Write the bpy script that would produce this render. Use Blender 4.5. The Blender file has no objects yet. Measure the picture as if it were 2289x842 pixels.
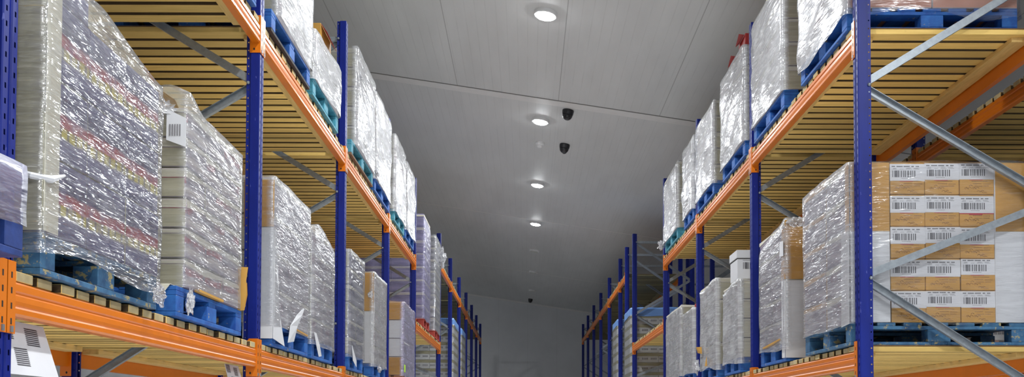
import bpy, bmesh, math, random
from mathutils import Vector, Matrix, noise

random.seed(7)
SC = bpy.context.scene
COL = SC.collection
PI = math.pi

# ------------------------------------------------------------------ helpers
class MB:
    """collects polygons and links them as one mesh object"""
    def __init__(self):
        self.v, self.f, self.m = [], [], []

    def poly(self, pts, faces, mi=0):
        b = len(self.v)
        self.v += [tuple(p) for p in pts]
        for f in faces:
            self.f.append([b + i for i in f])
            self.m.append(mi)

    def box(self, x0, x1, y0, y1, z0, z1, mi=0, mat=None, mx=None, my=None, mz=None):
        p = [(x0, y0, z0), (x1, y0, z0), (x1, y1, z0), (x0, y1, z0),
             (x0, y0, z1), (x1, y0, z1), (x1, y1, z1), (x0, y1, z1)]
        if mat is not None:
            p = [tuple(mat @ Vector(q)) for q in p]
        b = len(self.v)
        self.v += p
        fs = [((0, 3, 2, 1), mz), ((4, 5, 6, 7), mz), ((0, 1, 5, 4), my),
              ((2, 3, 7, 6), my), ((1, 2, 6, 5), mx), ((3, 0, 4, 7), mx)]
        for f, k in fs:
            self.f.append([b + i for i in f])
            self.m.append(mi if k is None else k)

    def prism(self, prof, fn, t0, t1, mi=0, closed=True, caps=True):
        """sweep a 2d profile between t0 and t1; fn(a, b, t) gives the point"""
        n = len(prof)
        pts = [fn(a, b, t0) for a, b in prof] + [fn(a, b, t1) for a, b in prof]
        fs = []
        for i in range(n if closed else n - 1):
            j = (i + 1) % n
            fs.append((i, j, n + j, n + i))
        if closed and caps:
            fs += [tuple(range(n))[::-1], tuple(range(n, 2 * n))]
        self.poly(pts, fs, mi)

    def lathe(self, prof, c, seg=24, mi=0, mat=None):
        """prof: list of (r, z) spun about the vertical through c"""
        pts, fs = [], []
        for r, z in prof:
            for k in range(seg):
                a = 2 * PI * k / seg
                q = Vector((r * math.cos(a), r * math.sin(a), z))
                if mat is not None:
                    q = mat @ q
                pts.append((c[0] + q.x, c[1] + q.y, c[2] + q.z))
        for i in range(len(prof) - 1):
            for k in range(seg):
                a, b = i * seg + k, i * seg + (k + 1) % seg
                fs.append((a, b, b + seg, a + seg))
        fs.append(tuple(range(seg))[::-1])
        fs.append(tuple(range((len(prof) - 1) * seg, len(prof) * seg)))
        self.poly(pts, fs, mi)

    def tube(self, path, r, seg=8, mi=0):
        path = [Vector(p) for p in path]
        pts, fs = [], []
        for i, p in enumerate(path):
            t = (path[min(i + 1, len(path) - 1)] - path[max(i - 1, 0)]).normalized()
            a = t.cross(Vector((0.13, 0.3, 1))).normalized()
            b = t.cross(a).normalized()
            rr = r[i] if isinstance(r, (list, tuple)) else r
            for k in range(seg):
                an = 2 * PI * k / seg
                pts.append(p + (a * math.cos(an) + b * math.sin(an)) * rr)
        for i in range(len(path) - 1):
            for k in range(seg):
                a0, b0 = i * seg + k, i * seg + (k + 1) % seg
                fs.append((a0, b0, b0 + seg, a0 + seg))
        fs.append(tuple(range(seg))[::-1])
        fs.append(tuple(range((len(path) - 1) * seg, len(path) * seg)))
        self.poly(pts, fs, mi)

    def mesh(self, name, mats, bevel=0.0, smooth=False, recalc=True):
        me = bpy.data.meshes.new(name)
        me.from_pydata(self.v, [], self.f)
        for i, p in enumerate(me.polygons):
            p.material_index = self.m[i]
        for m in (mats if isinstance(mats, (list, tuple)) else [mats]):
            me.materials.append(m)
        if recalc or bevel > 0:
            bm = bmesh.new()
            bm.from_mesh(me)
            if recalc:
                bmesh.ops.recalc_face_normals(bm, faces=bm.faces)
            if bevel > 0:
                es = [e for e in bm.edges if len(e.link_faces) == 2 and e.calc_face_angle(0) > 0.6]
                bmesh.ops.bevel(bm, geom=es, offset=bevel, segments=1, affect='EDGES', clamp_overlap=True)
            bm.to_mesh(me)
            bm.free()
        if smooth:
            for p in me.polygons:
                p.use_smooth = True
        return me

    def build(self, name, mats, parent=None, loc=(0, 0, 0), **kw):
        return put(name, self.mesh(name, mats, **kw), parent, loc)


def put(name, me, parent=None, loc=(0, 0, 0)):
    o = bpy.data.objects.new(name, me)
    COL.objects.link(o)
    o.location = loc
    if parent is not None:
        o.parent = parent
    return o


def thing(name, label, cat, loc=(0, 0, 0), group=None, kind='thing'):
    o = bpy.data.objects.new(name, None)
    COL.objects.link(o)
    o.location = loc
    o.empty_display_size = 0.1
    o['label'] = label
    o['category'] = cat
    if group:
        o['group'] = group
    if kind:
        o['kind'] = kind
    return o


def tag(o, label, cat, group=None, kind='thing'):
    o['label'] = label
    o['category'] = cat
    if group:
        o['group'] = group
    if kind:
        o['kind'] = kind
    return o


def struct(o):
    o['kind'] = 'structure'
    return o


ORD = ['first', 'second', 'third', 'fourth', 'fifth', 'sixth', 'seventh', 'eighth',
       'ninth', 'tenth', 'eleventh', 'twelfth', 'thirteenth']

# ------------------------------------------------------------------ materials
class NT:
    def __init__(self, name):
        self.m = bpy.data.materials.new(name)
        self.m.use_nodes = True
        self.t = self.m.node_tree
        self.t.nodes.clear()
        self.out = self.n('ShaderNodeOutputMaterial')

    def n(self, typ, **kw):
        nd = self.t.nodes.new(typ)
        for k, v in kw.items():
            setattr(nd, k, v)
        return nd

    def l(self, a, b):
        self.t.links.new(a, b)

    def val(self, sock, v):
        if hasattr(v, 'is_linked') or hasattr(v, 'links'):
            self.l(v, sock)
        else:
            sock.default_value = v

    def math(self, op, a, b=0.0, c=0.0, clamp=False):
        nd = self.n('ShaderNodeMath', operation=op, use_clamp=clamp)
        self.val(nd.inputs[0], a)
        self.val(nd.inputs[1], b)
        if op in ('MULTIPLY_ADD', 'COMPARE', 'SMOOTH_MIN'):
            self.val(nd.inputs[2], c)
        return nd.outputs[0]

    def mix(self, f, a, b, blend='MIX'):
        nd = self.n('ShaderNodeMix', data_type='RGBA', blend_type=blend)
        self.val(nd.inputs[0], f)
        self.val(nd.inputs[6], col(a))
        self.val(nd.inputs[7], col(b))
        return nd.outputs[2]

    def ramp(self, f, stops, interp='LINEAR'):
        nd = self.n('ShaderNodeValToRGB')
        cr = nd.color_ramp
        cr.interpolation = interp
        while len(cr.elements) < len(stops):
            cr.elements.new(0.5)
        for e, (p, c) in zip(cr.elements, stops):
            e.position = p
            e.color = col(c) if isinstance(c, (tuple, list)) else (c, c, c, 1)
        self.l(f, nd.inputs[0])
        return nd.outputs[0]

    def coord(self, scale=(1, 1, 1), rot=(0, 0, 0), out='Object', rnd=False):
        tc = self.n('ShaderNodeTexCoord')
        mp = self.n('ShaderNodeMapping')
        mp.inputs['Scale'].default_value = scale
        mp.inputs['Rotation'].default_value = rot
        src = tc.outputs[out]
        if rnd:
            oi = self.n('ShaderNodeObjectInfo')
            ad = self.n('ShaderNodeVectorMath', operation='ADD')
            sc = self.math('MULTIPLY', oi.outputs['Random'], 37.0)
            cb = self.n('ShaderNodeCombineXYZ')
            for i in range(3):
                self.l(sc, cb.inputs[i])
            self.l(src, ad.inputs[0])
            self.l(cb.outputs[0], ad.inputs[1])
            src = ad.outputs[0]
        self.l(src, mp.inputs[0])
        return mp.outputs[0]

    def noise(self, vec, scale=5, detail=3, rough=0.5, dist=0.0):
        nd = self.n('ShaderNodeTexNoise')
        nd.inputs['Scale'].default_value = scale
        nd.inputs['Detail'].default_value = detail
        nd.inputs['Roughness'].default_value = rough
        nd.inputs['Distortion'].default_value = dist
        self.l(vec, nd.inputs['Vector'])
        return nd.outputs[0]

    def xyz(self, vec):
        s = self.n('ShaderNodeSeparateXYZ')
        self.l(vec, s.inputs[0])
        return s.outputs

    def bump(self, h, strength=0.3, dist=0.01):
        b = self.n('ShaderNodeBump')
        b.inputs['Strength'].default_value = strength
        b.inputs['Distance'].default_value = dist
        self.l(h, b.inputs['Height'])
        return b.outputs[0]

    def bsdf(self, base, rough=0.5, metal=0.0, normal=None, spec=None, coat=0.0):
        p = self.n('ShaderNodeBsdfPrincipled')
        self.val(p.inputs['Base Color'], col(base))
        self.val(p.inputs['Roughness'], rough)
        self.val(p.inputs['Metallic'], metal)
        if spec is not None:
            p.inputs['Specular IOR Level'].default_value = spec
        p.inputs['Coat Weight'].default_value = coat
        if normal is not None:
            self.l(normal, p.inputs['Normal'])
        return p.outputs[0]

    def done(self, surf):
        self.l(surf, self.out.inputs[0])
        return self.m


def col(c):
    if isinstance(c, (tuple, list)) and len(c) == 3:
        return (c[0], c[1], c[2], 1.0)
    return c


def S(r, g, b):
    """sRGB 0-255 to linear"""
    def f(u):
        u /= 255.0
        return u / 12.92 if u <= 0.04045 else ((u + 0.055) / 1.055) ** 2.4
    return (f(r), f(g), f(b))


M = {}


def simple(name, c, rough=0.5, metal=0.0, var=0.12, scale=9, **kw):
    t = NT(name)
    n = t.noise(t.coord(rnd=True), scale, 4)
    d = tuple(max(0, x * (1 - var)) for x in c)
    b = tuple(min(1, x * (1 + var)) for x in c)
    c2 = t.ramp(n, [(0.3, d), (0.7, b)])
    return t.done(t.bsdf(c2, rough, metal, **kw))


def mat_post():
    t = NT('blue_paint_post')
    tc = t.n('ShaderNodeTexCoord')
    x, y, z = t.xyz(tc.outputs['Object'])
    u = t.math('ABSOLUTE', x)
    zf = t.math('SUBTRACT', t.math('FRACT', t.math('DIVIDE', z, 0.05)), 0.5)
    zm = t.math('MULTIPLY', zf, 0.05)
    # round holes in the set-back flanges
    du = t.math('SUBTRACT', u, 0.0735)
    r2 = t.math('ADD', t.math('MULTIPLY', du, du), t.math('MULTIPLY', zm, zm))
    hole = t.math('LESS_THAN', r2, 0.0045 ** 2)
    # two rows of slots in the aisle face
    yc = t.math('ABSOLUTE', t.math('SUBTRACT', y, 0.045))
    dy = t.math('ABSOLUTE', t.math('SUBTRACT', yc, 0.026))
    sl = t.math('MULTIPLY', t.math('LESS_THAN', dy, 0.0045), t.math('LESS_THAN', t.math('ABSOLUTE', zm), 0.009))
    sl = t.math('MULTIPLY', sl, t.math('LESS_THAN', u, 0.02))
    cut = t.math('MAXIMUM', hole, sl)
    n = t.noise(t.coord(scale=(1, 1, .25), rnd=True), 14, 4)
    c = t.ramp(n, [(0.3, S(8, 26, 108)), (0.7, S(13, 33, 124))])
    sc = t.noise(t.coord(scale=(6, 6, 1.5), rnd=True), 9, 5)
    c = t.mix(t.math('MULTIPLY', t.math('GREATER_THAN', sc, 0.70), 0.35), c, S(120, 125, 190))
    p = t.bsdf(c, 0.42, 0.0, spec=0.3)
    tr = t.n('ShaderNodeBsdfTransparent')
    mx = t.n('ShaderNodeMixShader')
    t.l(cut, mx.inputs[0])
    t.l(p, mx.inputs[1])
    t.l(tr.outputs[0], mx.inputs[2])
    return t.done(mx.outputs[0])


def mat_wood(name, a, b, axis='x', rough=0.75, plank=None, dirt=0.5):
    t = NT(name)
    sc = {'x': (1.2, 14, 14), 'y': (14, 1.2, 14), 'z': (14, 14, 1.2)}[axis]
    n = t.noise(t.coord(scale=sc, rnd=True), 3.0, 5, 0.6, 0.4)
    c = t.ramp(n, [(0.28, a), (0.72, b)])
    if plank:
        tc = t.n('ShaderNodeTexCoord')
        xyz = t.xyz(tc.outputs['Object'])
        k = t.math('FLOOR', t.math('DIVIDE', xyz[1 if axis == 'x' else 0], plank))
        oi = t.n('ShaderNodeObjectInfo')
        wn = t.n('ShaderNodeTexWhiteNoise', noise_dimensions='2D')
        cb = t.n('ShaderNodeCombineXYZ')
        t.l(k, cb.inputs[0])
        t.l(oi.outputs['Random'], cb.inputs[1])
        t.l(cb.outputs[0], wn.inputs['Vector'])
        f = t.math('MULTIPLY_ADD', wn.outputs[0], 0.5, 0.72)
        g = t.n('ShaderNodeMix', data_type='RGBA', blend_type='MULTIPLY')
        g.inputs[0].default_value = 1
        t.l(c, g.inputs[6])
        t.l(f, g.inputs[7])
        c = g.outputs[2]
    st = t.noise(t.coord(scale=(3, 3, 3), rnd=True), 6, 5, 0.65)
    kn = t.ramp(st, [(0.60, 0.0), (0.78, 1.0)])
    c = t.mix(t.math('MULTIPLY', kn, dirt), c, tuple(x * 0.4 for x in a))
    return t.done(t.bsdf(c, rough, 0, normal=t.bump(n, 0.25, 0.004)))


def mat_pallet(name, paint, paint2, worn, amount):
    t = NT(name)
    n = t.noise(t.coord(scale=(3, 3, 3), rnd=True), 5, 5, 0.6)
    c = t.ramp(n, [(0.3, paint), (0.7, paint2)])
    w = t.noise(t.coord(scale=(1.6, 1.6, 2.2), rnd=True), 11, 6, 0.72)
    f = t.ramp(w, [(amount, 0.0), (amount + 0.05, 1.0)])
    c = t.mix(f, c, worn)
    return t.done(t.bsdf(c, 0.65, normal=t.bump(w, 0.3, 0.004)))


def mat_print(name, seed, pale, greys, accent, amt=0.5):
    """printed carton: a pale foot, a darker picture zone, a coloured band near the top, packs side by side"""
    t = NT(name)
    tc = t.n('ShaderNodeTexCoord')
    gx, gy, gz = t.xyz(tc.outputs['Generated'])
    ox, oy, oz = t.xyz(tc.outputs['Object'])
    oi = t.n('ShaderNodeObjectInfo')
    soft = t.noise(t.coord(scale=(1.3, 1.3, 2.6), rnd=True), 3.0, 3, 0.5, 0.3)
    zz = t.math('ADD', gz, t.math('MULTIPLY', t.math('SUBTRACT', soft, 0.5), 0.35))
    c = t.ramp(zz, [(0.0, greys[0]), (0.10, greys[1]), (0.30, pale), (0.46, greys[1]), (0.58, greys[0]), (0.72, greys[1]), (0.85, pale)])
    k = t.math('FLOOR', t.math('DIVIDE', t.math('ADD', oy, ox), 0.135))
    wn = t.n('ShaderNodeTexWhiteNoise', noise_dimensions='2D')
    cb = t.n('ShaderNodeCombineXYZ')
    t.l(k, cb.inputs[0])
    t.l(oi.outputs['Random'], cb.inputs[1])
    t.l(cb.outputs[0], wn.inputs['Vector'])
    band = t.math('MULTIPLY', t.math('GREATER_THAN', zz, 0.50), t.math('LESS_THAN', zz, 0.74))
    on = t.math('GREATER_THAN', wn.outputs[0], amt)
    n2 = t.ramp(t.noise(t.coord(scale=(2, 2, 3), rnd=True), 5, 3), [(0.35, 0.1), (0.62, 0.85)])
    c = t.mix(t.math('MULTIPLY', t.math('MULTIPLY', band, on), n2), c, accent)
    fr = t.math('FRACT', t.math('DIVIDE', t.math('ADD', oy, ox), 0.135))
    ln = t.math('MULTIPLY', t.math('LESS_THAN', fr, 0.035), 0.45)
    c = t.mix(ln, c, tuple(x * .4 for x in greys[0]))
    return t.done(t.bsdf(c, 0.5))


def mat_mag():
    """bundled printed packs: navy, yellow tabs and red bands"""
    t = NT('printed_packs')
    tc = t.n('ShaderNodeTexCoord')
    x, y, z = t.xyz(tc.outputs['Object'])
    wob = t.noise(t.coord(scale=(1, 1, 1), rnd=True), 6, 3)
    zz = t.math('ADD', z, t.math('MULTIPLY', wob, 0.03))
    b = t.math('FRACT', t.math('MULTIPLY', zz, 4.6))
    c = t.ramp(b, [(0.0, S(48, 48, 88)), (0.30, S(76, 76, 120)), (0.42, S(120, 118, 146)), (0.47, S(196, 184, 70)),
                   (0.60, S(186, 172, 60)), (0.64, S(164, 30, 36)), (0.80, S(150, 26, 34)), (0.86, S(44, 44, 84))])
    tab = t.math('FRACT', t.math('MULTIPLY', y, 17.0))
    dark = t.math('MULTIPLY', t.math('LESS_THAN', tab, 0.3), 0.7)
    dark = t.math('MULTIPLY', dark, t.math('LESS_THAN', t.math('ABSOLUTE', t.math('SUBTRACT', b, 0.53)), 0.09))
    c = t.mix(dark, c, S(70, 70, 96))
    n = t.noise(t.coord(scale=(3, 3, 3), rnd=True), 5, 5, 0.65)
    c = t.mix(t.ramp(n, [(0.44, 0.0), (0.66, 0.6)]), c, S(136, 134, 162))
    return t.done(t.bsdf(c, 0.35))


def mat_film(name, tint=(0.60, 0.60, 0.62), rot=0.12, crink=1.0, rough=0.16, streak=1.0, gloss=0.05, wrinkle=1.0):
    """stretch film: clear sheet with fine cloudy pulls and a crinkled gloss;
    the mesh attribute 'cloud' says how many layers lie there"""
    t = NT(name)
    at = t.n('ShaderNodeAttribute')
    at.attribute_name = 'cloud'
    cl = at.outputs['Fac']
    n1 = t.noise(t.coord(scale=(1.6, 1.6, 3.2), rot=(rot * 2, 0, 0), rnd=True), 1.6, 3, 0.5, 0.6)
    n2 = t.noise(t.coord(scale=(5, 5, 70), rot=(rot, 0, 0.1), rnd=True), 1.0, 4, 0.62, 0.6)
    n4 = t.noise(t.coord(scale=(3, 3, 22), rot=(-rot * 1.5, 0, 0), rnd=True), 1.0, 3, 0.55, 1.0)
    wide = t.ramp(n1, [(0.30, 0.0), (0.72, 1.0)])
    thin = t.ramp(n2, [(0.50, 0.0), (0.68, 1.0)])
    band = t.ramp(n4, [(0.48, 0.0), (0.74, 1.0)])
    f = t.math('MULTIPLY', cl, t.math('MULTIPLY_ADD', wide, 0.6, 0.55))
    sw = t.math('MINIMUM', t.math('MULTIPLY_ADD', cl, 0.75 * streak, 0.05 * streak), 0.42)
    f = t.math('ADD', f, t.math('MULTIPLY', thin, sw))
    f = t.math('ADD', f, t.math('MULTIPLY', band, t.math('MULTIPLY', sw, 0.7)))
    f = t.math('MINIMUM', t.math('MAXIMUM', f, 0.02), 0.92)
    # gloss relief: fine pulled ridges and broader folds, smooth enough to mirror the lamps
    h1 = t.noise(t.coord(scale=(11, 11, 85), rot=(rot, 0, 0.1), rnd=True), 1.0, 1, 0.4, 0.8)
    h2 = t.noise(t.coord(scale=(4, 4, 17), rot=(rot * 2.5, 0, 0.3), rnd=True), 1.0, 1, 0.4, 0.8)
    hgt = t.math('ADD', t.math('MULTIPLY', h1, 0.0052 * crink), t.math('MULTIPLY', h2, 0.017 * wrinkle))
    nrm = t.bump(hgt, 1.0, 1.0)
    tr = t.n('ShaderNodeBsdfTransparent')
    tr.inputs[0].default_value = (0.96, 0.96, 0.965, 1)
    df = t.n('ShaderNodeBsdfDiffuse')
    df.inputs[0].default_value = col(tint)
    gl = t.n('ShaderNodeBsdfGlossy')
    gl.inputs['Roughness'].default_value = rough
    gl.inputs[0].default_value = (0.96, 0.96, 0.98, 1)
    t.l(nrm, gl.inputs['Normal'])
    m1 = t.n('ShaderNodeMixShader')
    t.l(f, m1.inputs[0])
    t.l(tr.outputs[0], m1.inputs[1])
    t.l(df.outputs[0], m1.inputs[2])
    fr = t.n('ShaderNodeFresnel')
    fr.inputs['IOR'].default_value = 1.5
    t.l(nrm, fr.inputs['Normal'])
    m2 = t.n('ShaderNodeMixShader')
    gf = t.math('MINIMUM', t.math('MULTIPLY_ADD', fr.outputs[0], 0.8, gloss), 0.5)
    t.l(gf, m2.inputs[0])
    t.l(m1.outputs[0], m2.inputs[1])
    t.l(gl.outputs[0], m2.inputs[2])
    return t.done(m2.outputs[0])


def mat_ceiling():
    t = NT('white_panel_ceiling')
    tc = t.n('ShaderNodeTexCoord')
    x, y, z = t.xyz(tc.outputs['Object'])
    rib = t.math('FRACT', t.math('MULTIPLY', x, 8.0))
    r1 = t.math('MULTIPLY', t.math('LESS_THAN', rib, 0.09), 0.10)
    pj = t.math('ABSOLUTE', t.math('SUBTRACT', t.math('FRACT', t.math('DIVIDE', t.math('ADD', x, 1.76), 1.48)), 0.5))
    r2 = t.math('MULTIPLY', t.math('LESS_THAN', pj, 0.0036), t.math('MULTIPLY_ADD', t.math('LESS_THAN', y, 13.95), 0.36, 0.08))
    n0 = t.noise(t.coord(scale=(1, 1, 1)), 1.6, 3)
    r1 = t.math('MULTIPLY', r1, t.ramp(n0, [(0.35, 0.1), (0.6, 1.0)]))
    n = t.noise(t.coord(scale=(2, .4, 1)), 1.2, 5, 0.6)
    c = t.ramp(n, [(0.3, S(196, 196, 195)), (0.7, S(206, 206, 205))])
    c = t.mix(t.math('MAXIMUM', r1, r2), c, S(70, 68, 66))
    return t.done(t.bsdf(c, 0.55))


def mat_wall():
    t = NT('grey_panel_wall')
    tc = t.n('ShaderNodeTexCoord')
    x, y, z = t.xyz(tc.outputs['Object'])
    h = t.math('ADD', x, y)
    rib = t.math('LESS_THAN', t.math('FRACT', t.math('DIVIDE', h, 1.15)), 0.012)
    n = t.noise(t.coord(), 0.9, 5, 0.6)
    c = t.ramp(n, [(0.3, S(202, 203, 205)), (0.7, S(214, 215, 217))])
    c = t.mix(t.math('MULTIPLY', rib, 0.12), c, S(80, 80, 80))
    return t.done(t.bsdf(c, 0.6))


def mat_floor():
    t = NT('concrete_floor')
    n = t.noise(t.coord(), 1.1, 6, 0.65)
    c = t.ramp(n, [(0.3, S(226, 227, 228)), (0.7, S(236, 237, 238))])
    return t.done(t.bsdf(c, 0.45))


def mat_emit(name, c, s):
    t = NT(name)
    e = t.n('ShaderNodeEmission')
    e.inputs[0].default_value = col(c)
    e.inputs[1].default_value = s
    return t.done(e.outputs[0])


def mat_galv():
    t = NT('galvanised_steel')
    n = t.noise(t.coord(scale=(2, 2, 2), rnd=True), 16, 4, 0.6)
    c = t.ramp(n, [(0.3, S(136, 142, 148)), (0.7, S(156, 162, 168))])
    r = t.math('MULTIPLY_ADD', n, 0.15, 0.33)
    return t.done(t.bsdf(c, r, 0.6))


def mat_corr(name, a, b, per=0.012):
    """corrugated grey board: stacked sheet edges"""
    t = NT(name)
    tc = t.n('ShaderNodeTexCoord')
    x, y, z = t.xyz(tc.outputs['Object'])
    nz = t.noise(t.coord(scale=(.6, .6, 22), rnd=True), 3, 4, 0.6)
    c = t.ramp(nz, [(0.3, a), (0.7, b)])
    n2 = t.noise(t.coord(rnd=True), 4, 4)
    c = t.mix(t.math('MULTIPLY', n2, 0.35), c, tuple(q * .75 for q in a))
    return t.done(t.bsdf(c, 0.65, normal=t.bump(nz, 0.3, 0.006)))


LAMP_POWER = 70.0
LAMP_WATTS = 92.0
M['post'] = mat_post()
M['blue'] = simple('blue_paint', S(12, 32, 118), 0.35)
M['orange'] = simple('orange_paint', S(212, 112, 6), 0.34, var=0.06, scale=5, spec=0.6)
M['dark'] = simple('dark_slot', S(26, 22, 22), 0.8)
M['galv'] = mat_galv()
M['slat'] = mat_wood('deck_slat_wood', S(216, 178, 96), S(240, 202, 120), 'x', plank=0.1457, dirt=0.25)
M['lightblock'] = simple('brown_light_block', S(112, 84, 54), 0.8)  # for the unseen light-blocking sheet over the slats
M['oliveslat'] = mat_wood('dark_olive_deck_wood', S(92, 86, 58), S(122, 114, 78), 'x', plank=0.1457, dirt=0.3)  # darker olive wood for the high far decks
M['endgrain'] = simple('weathered_end_grain', S(178, 160, 120), 0.85, var=.2, scale=14)
M['gapshade'] = mat_wood('gap_shade_slat_edge', S(74, 58, 38), S(96, 76, 50), 'x', rough=.9)  # shade of the gaps between slats, put into the edge colour
M['batten'] = mat_wood('deck_batten_wood', S(204, 168, 98), S(230, 194, 124), 'y', dirt=0.3)
M['pblue'] = mat_pallet('blue_pallet_paint', S(20, 70, 146), S(38, 104, 178), S(170, 156, 104), 0.63)
M['pnavy'] = mat_pallet('navy_pallet_paint', S(14, 38, 96), S(24, 56, 124), S(120, 120, 110), 0.68)
M['pworn'] = mat_pallet('worn_blue_pallet_paint', S(30, 66, 104), S(64, 112, 146), S(160, 146, 100), 0.56)
M['pteal'] = mat_pallet('teal_pallet_paint', S(44, 116, 140), S(80, 158, 176), S(150, 150, 120), 0.62)
M['pred'] = mat_pallet('red_pallet_paint', S(150, 48, 40), S(176, 66, 52), S(120, 80, 60), 0.62)
M['pwood'] = mat_pallet('bare_pallet_wood', S(150, 98, 74), S(176, 118, 86), S(120, 80, 58), 0.60)
M['nearblack'] = simple('near_black_boards', S(44, 40, 40), 0.7)  # near-black bottom boards of one upper-shelf pallet
M['brownboard'] = simple('brown_boards', S(110, 84, 62), 0.8)  # brownish bottom boards of another upper-shelf pallet
M['kraft'] = simple('brown_kraft_board', S(190, 142, 62), 0.6, scale=4)
M['kraftpink'] = simple('reddish_kraft_board', S(186, 132, 112), 0.6, scale=4)
M['grey_board'] = mat_corr('grey_corrugated_board', S(170, 164, 138), S(206, 200, 176))
M['pale_board'] = mat_corr('pale_corrugated_board', S(200, 194, 174), S(224, 220, 204))
M['white'] = simple('white_board', S(208, 208, 211), 0.55, var=0.05, scale=3)
M['paper'] = simple('white_label_paper', S(212, 212, 216), 0.5, var=0.03)
M['ink'] = simple('black_print_ink', S(70, 68, 74), 0.6)
M['greyink'] = simple('grey_print_ink', S(130, 128, 132), 0.6)
M['brownink'] = simple('brown_print_ink', S(146, 104, 56), 0.65)
M['redink'] = simple('red_print_ink', S(176, 36, 50), 0.5)
M['red'] = simple('red_box_print', S(158, 40, 36), 0.45)
M['green'] = simple('lime_sticker', S(190, 240, 60), 0.5)
M['bluesheet'] = simple('blue_plastic_sheet', S(110, 150, 210), 0.3, scale=3)
M['navyfilm'] = simple('navy_plastic_sheet', S(52, 62, 150), 0.25)
M['print_a'] = mat_print('lavender_print', 0, S(196, 186, 180), (S(98, 90, 112), S(150, 138, 150)), S(168, 40, 60), 0.54)
M['print_b'] = mat_print('violet_print', 1, S(176, 168, 176), (S(86, 78, 104), S(128, 116, 134)), S(108, 44, 84), 0.53)
M['print_c'] = mat_print('grey_blue_print', 2, S(170, 170, 184), (S(70, 72, 98), S(118, 118, 142)), S(66, 64, 110), 0.58)
M['print_d'] = mat_print('pale_print', 3, S(206, 202, 201), (S(164, 158, 166), S(188, 183, 188)), S(150, 110, 118), 0.7)
M['purple'] = mat_print('purple_packs', 4, S(150, 142, 186), (S(84, 78, 124), S(118, 112, 160)), S(80, 72, 130), 0.6)
M['slate'] = mat_print('slate_packs', 5, S(176, 176, 186), (S(92, 92, 100), S(136, 136, 144)), S(90, 90, 96), 0.6)
M['mag'] = mat_mag()
M['tray'] = simple('white_tray_board', S(206, 206, 204), 0.5, var=0.06, scale=3)
M['olive'] = simple('olive_tray_band', S(150, 142, 96), 0.6)
M['film'] = mat_film('clear_stretch_film', crink=0.75, wrinkle=0.55, rough=0.15)
M['film_glint'] = mat_film('shiny_stretch_film', rot=0.16, crink=1.25, rough=0.12, streak=1.2, gloss=0.15, wrinkle=1.2)
M['film_milk'] = mat_film('milky_stretch_film', tint=(0.60, 0.60, 0.61), rot=-0.15, crink=0.5, rough=0.19, streak=0.7, gloss=0.05, wrinkle=0.62)
M['film_lilac'] = mat_film('lilac_stretch_film', tint=(0.46, 0.43, 0.62), rot=0.05, crink=0.9, rough=0.18, streak=1.0)
M['film_bag'] = mat_film('lilac_bag_film', tint=(0.20, 0.20, 0.36), rot=0.05, crink=0.25, rough=0.25, streak=0.6, gloss=0.03, wrinkle=0.3)
M['film_smooth'] = mat_film('smooth_stretch_film', rot=0.08, crink=0.6, rough=0.14, streak=0.7)
M['lampbody'] = simple('white_lamp_plastic', S(225, 225, 225), 0.4, var=0.03)
M['lampon'] = mat_emit('lit_diffuser', (0.94, 0.98, 1.0), LAMP_POWER)
M['lampoff'] = simple('unlit_diffuser', S(190, 190, 184), 0.3, var=0.03)
M['camblack'] = simple('black_camera_plastic', S(34, 34, 38), 0.35)
M['lens'] = simple('dark_lens_glass', S(16, 16, 20), 0.08)
M['ceil'] = mat_ceiling()
M['wall'] = mat_wall()
M['floor'] = mat_floor()
M['joint'] = simple('grey_joint_sealant', S(110, 108, 106), 0.7, var=0.05)
M['strip'] = simple('pale_joint_strip', S(214, 212, 210), 0.5, var=0.03)

# ------------------------------------------------------------------ room
WX0, WX1, WY0, WY1 = -8.0, 9.0, -9.0, 37.9
CE0, CES = 6.40, 0.15                       # ceiling height on the aisle line, fall to the right


def ceil_z(x):
    return CE0 - CES * x


b = MB(); b.box(WX0 - .2, WX1 + .2, WY0 - .2, WY1 + .2, -0.2, 0)
struct(b.build('floor', M['floor']))
b = MB()
b.poly([(WX0 - .2, WY0 - .2, ceil_z(WX0 - .2)), (WX1 + .2, WY0 - .2, ceil_z(WX1 + .2)),
        (WX1 + .2, WY1 + .2, ceil_z(WX1 + .2)), (WX0 - .2, WY1 + .2, ceil_z(WX0 - .2)),
        (WX0 - .2, WY0 - .2, ceil_z(WX0 - .2) + .2), (WX1 + .2, WY0 - .2, ceil_z(WX1 + .2) + .2),
        (WX1 + .2, WY1 + .2, ceil_z(WX1 + .2) + .2), (WX0 - .2, WY1 + .2, ceil_z(WX0 - .2) + .2)],
       [(0, 1, 2, 3), (4, 7, 6, 5), (0, 4, 5, 1), (1, 5, 6, 2), (2, 6, 7, 3), (3, 7, 4, 0)])
struct(b.build('ceiling', M['ceil']))


def wall(name, x0, x1, y0, y1):
    b = MB()
    za, zb = ceil_z(x0), ceil_z(x1)
    b.poly([(x0, y0, 0), (x1, y0, 0), (x1, y1, 0), (x0, y1, 0), (x0, y0, za), (x1, y0, zb), (x1, y1, zb), (x0, y1, za)],
           [(0, 3, 2, 1), (4, 5, 6, 7), (0, 1, 5, 4), (1, 2, 6, 5), (2, 3, 7, 6), (3, 0, 4, 7)])
    return struct(b.build(name, M['wall']))


wall('wall_back', WX0, WX1, WY1, WY1 + .2)
wall('wall_front', WX0, WX1, WY0 - .2, WY0)
wall('wall_left', WX0 - .2, WX0, WY0, WY1)
wall('wall_right', WX1, WX1 + .2, WY0, WY1)

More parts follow.
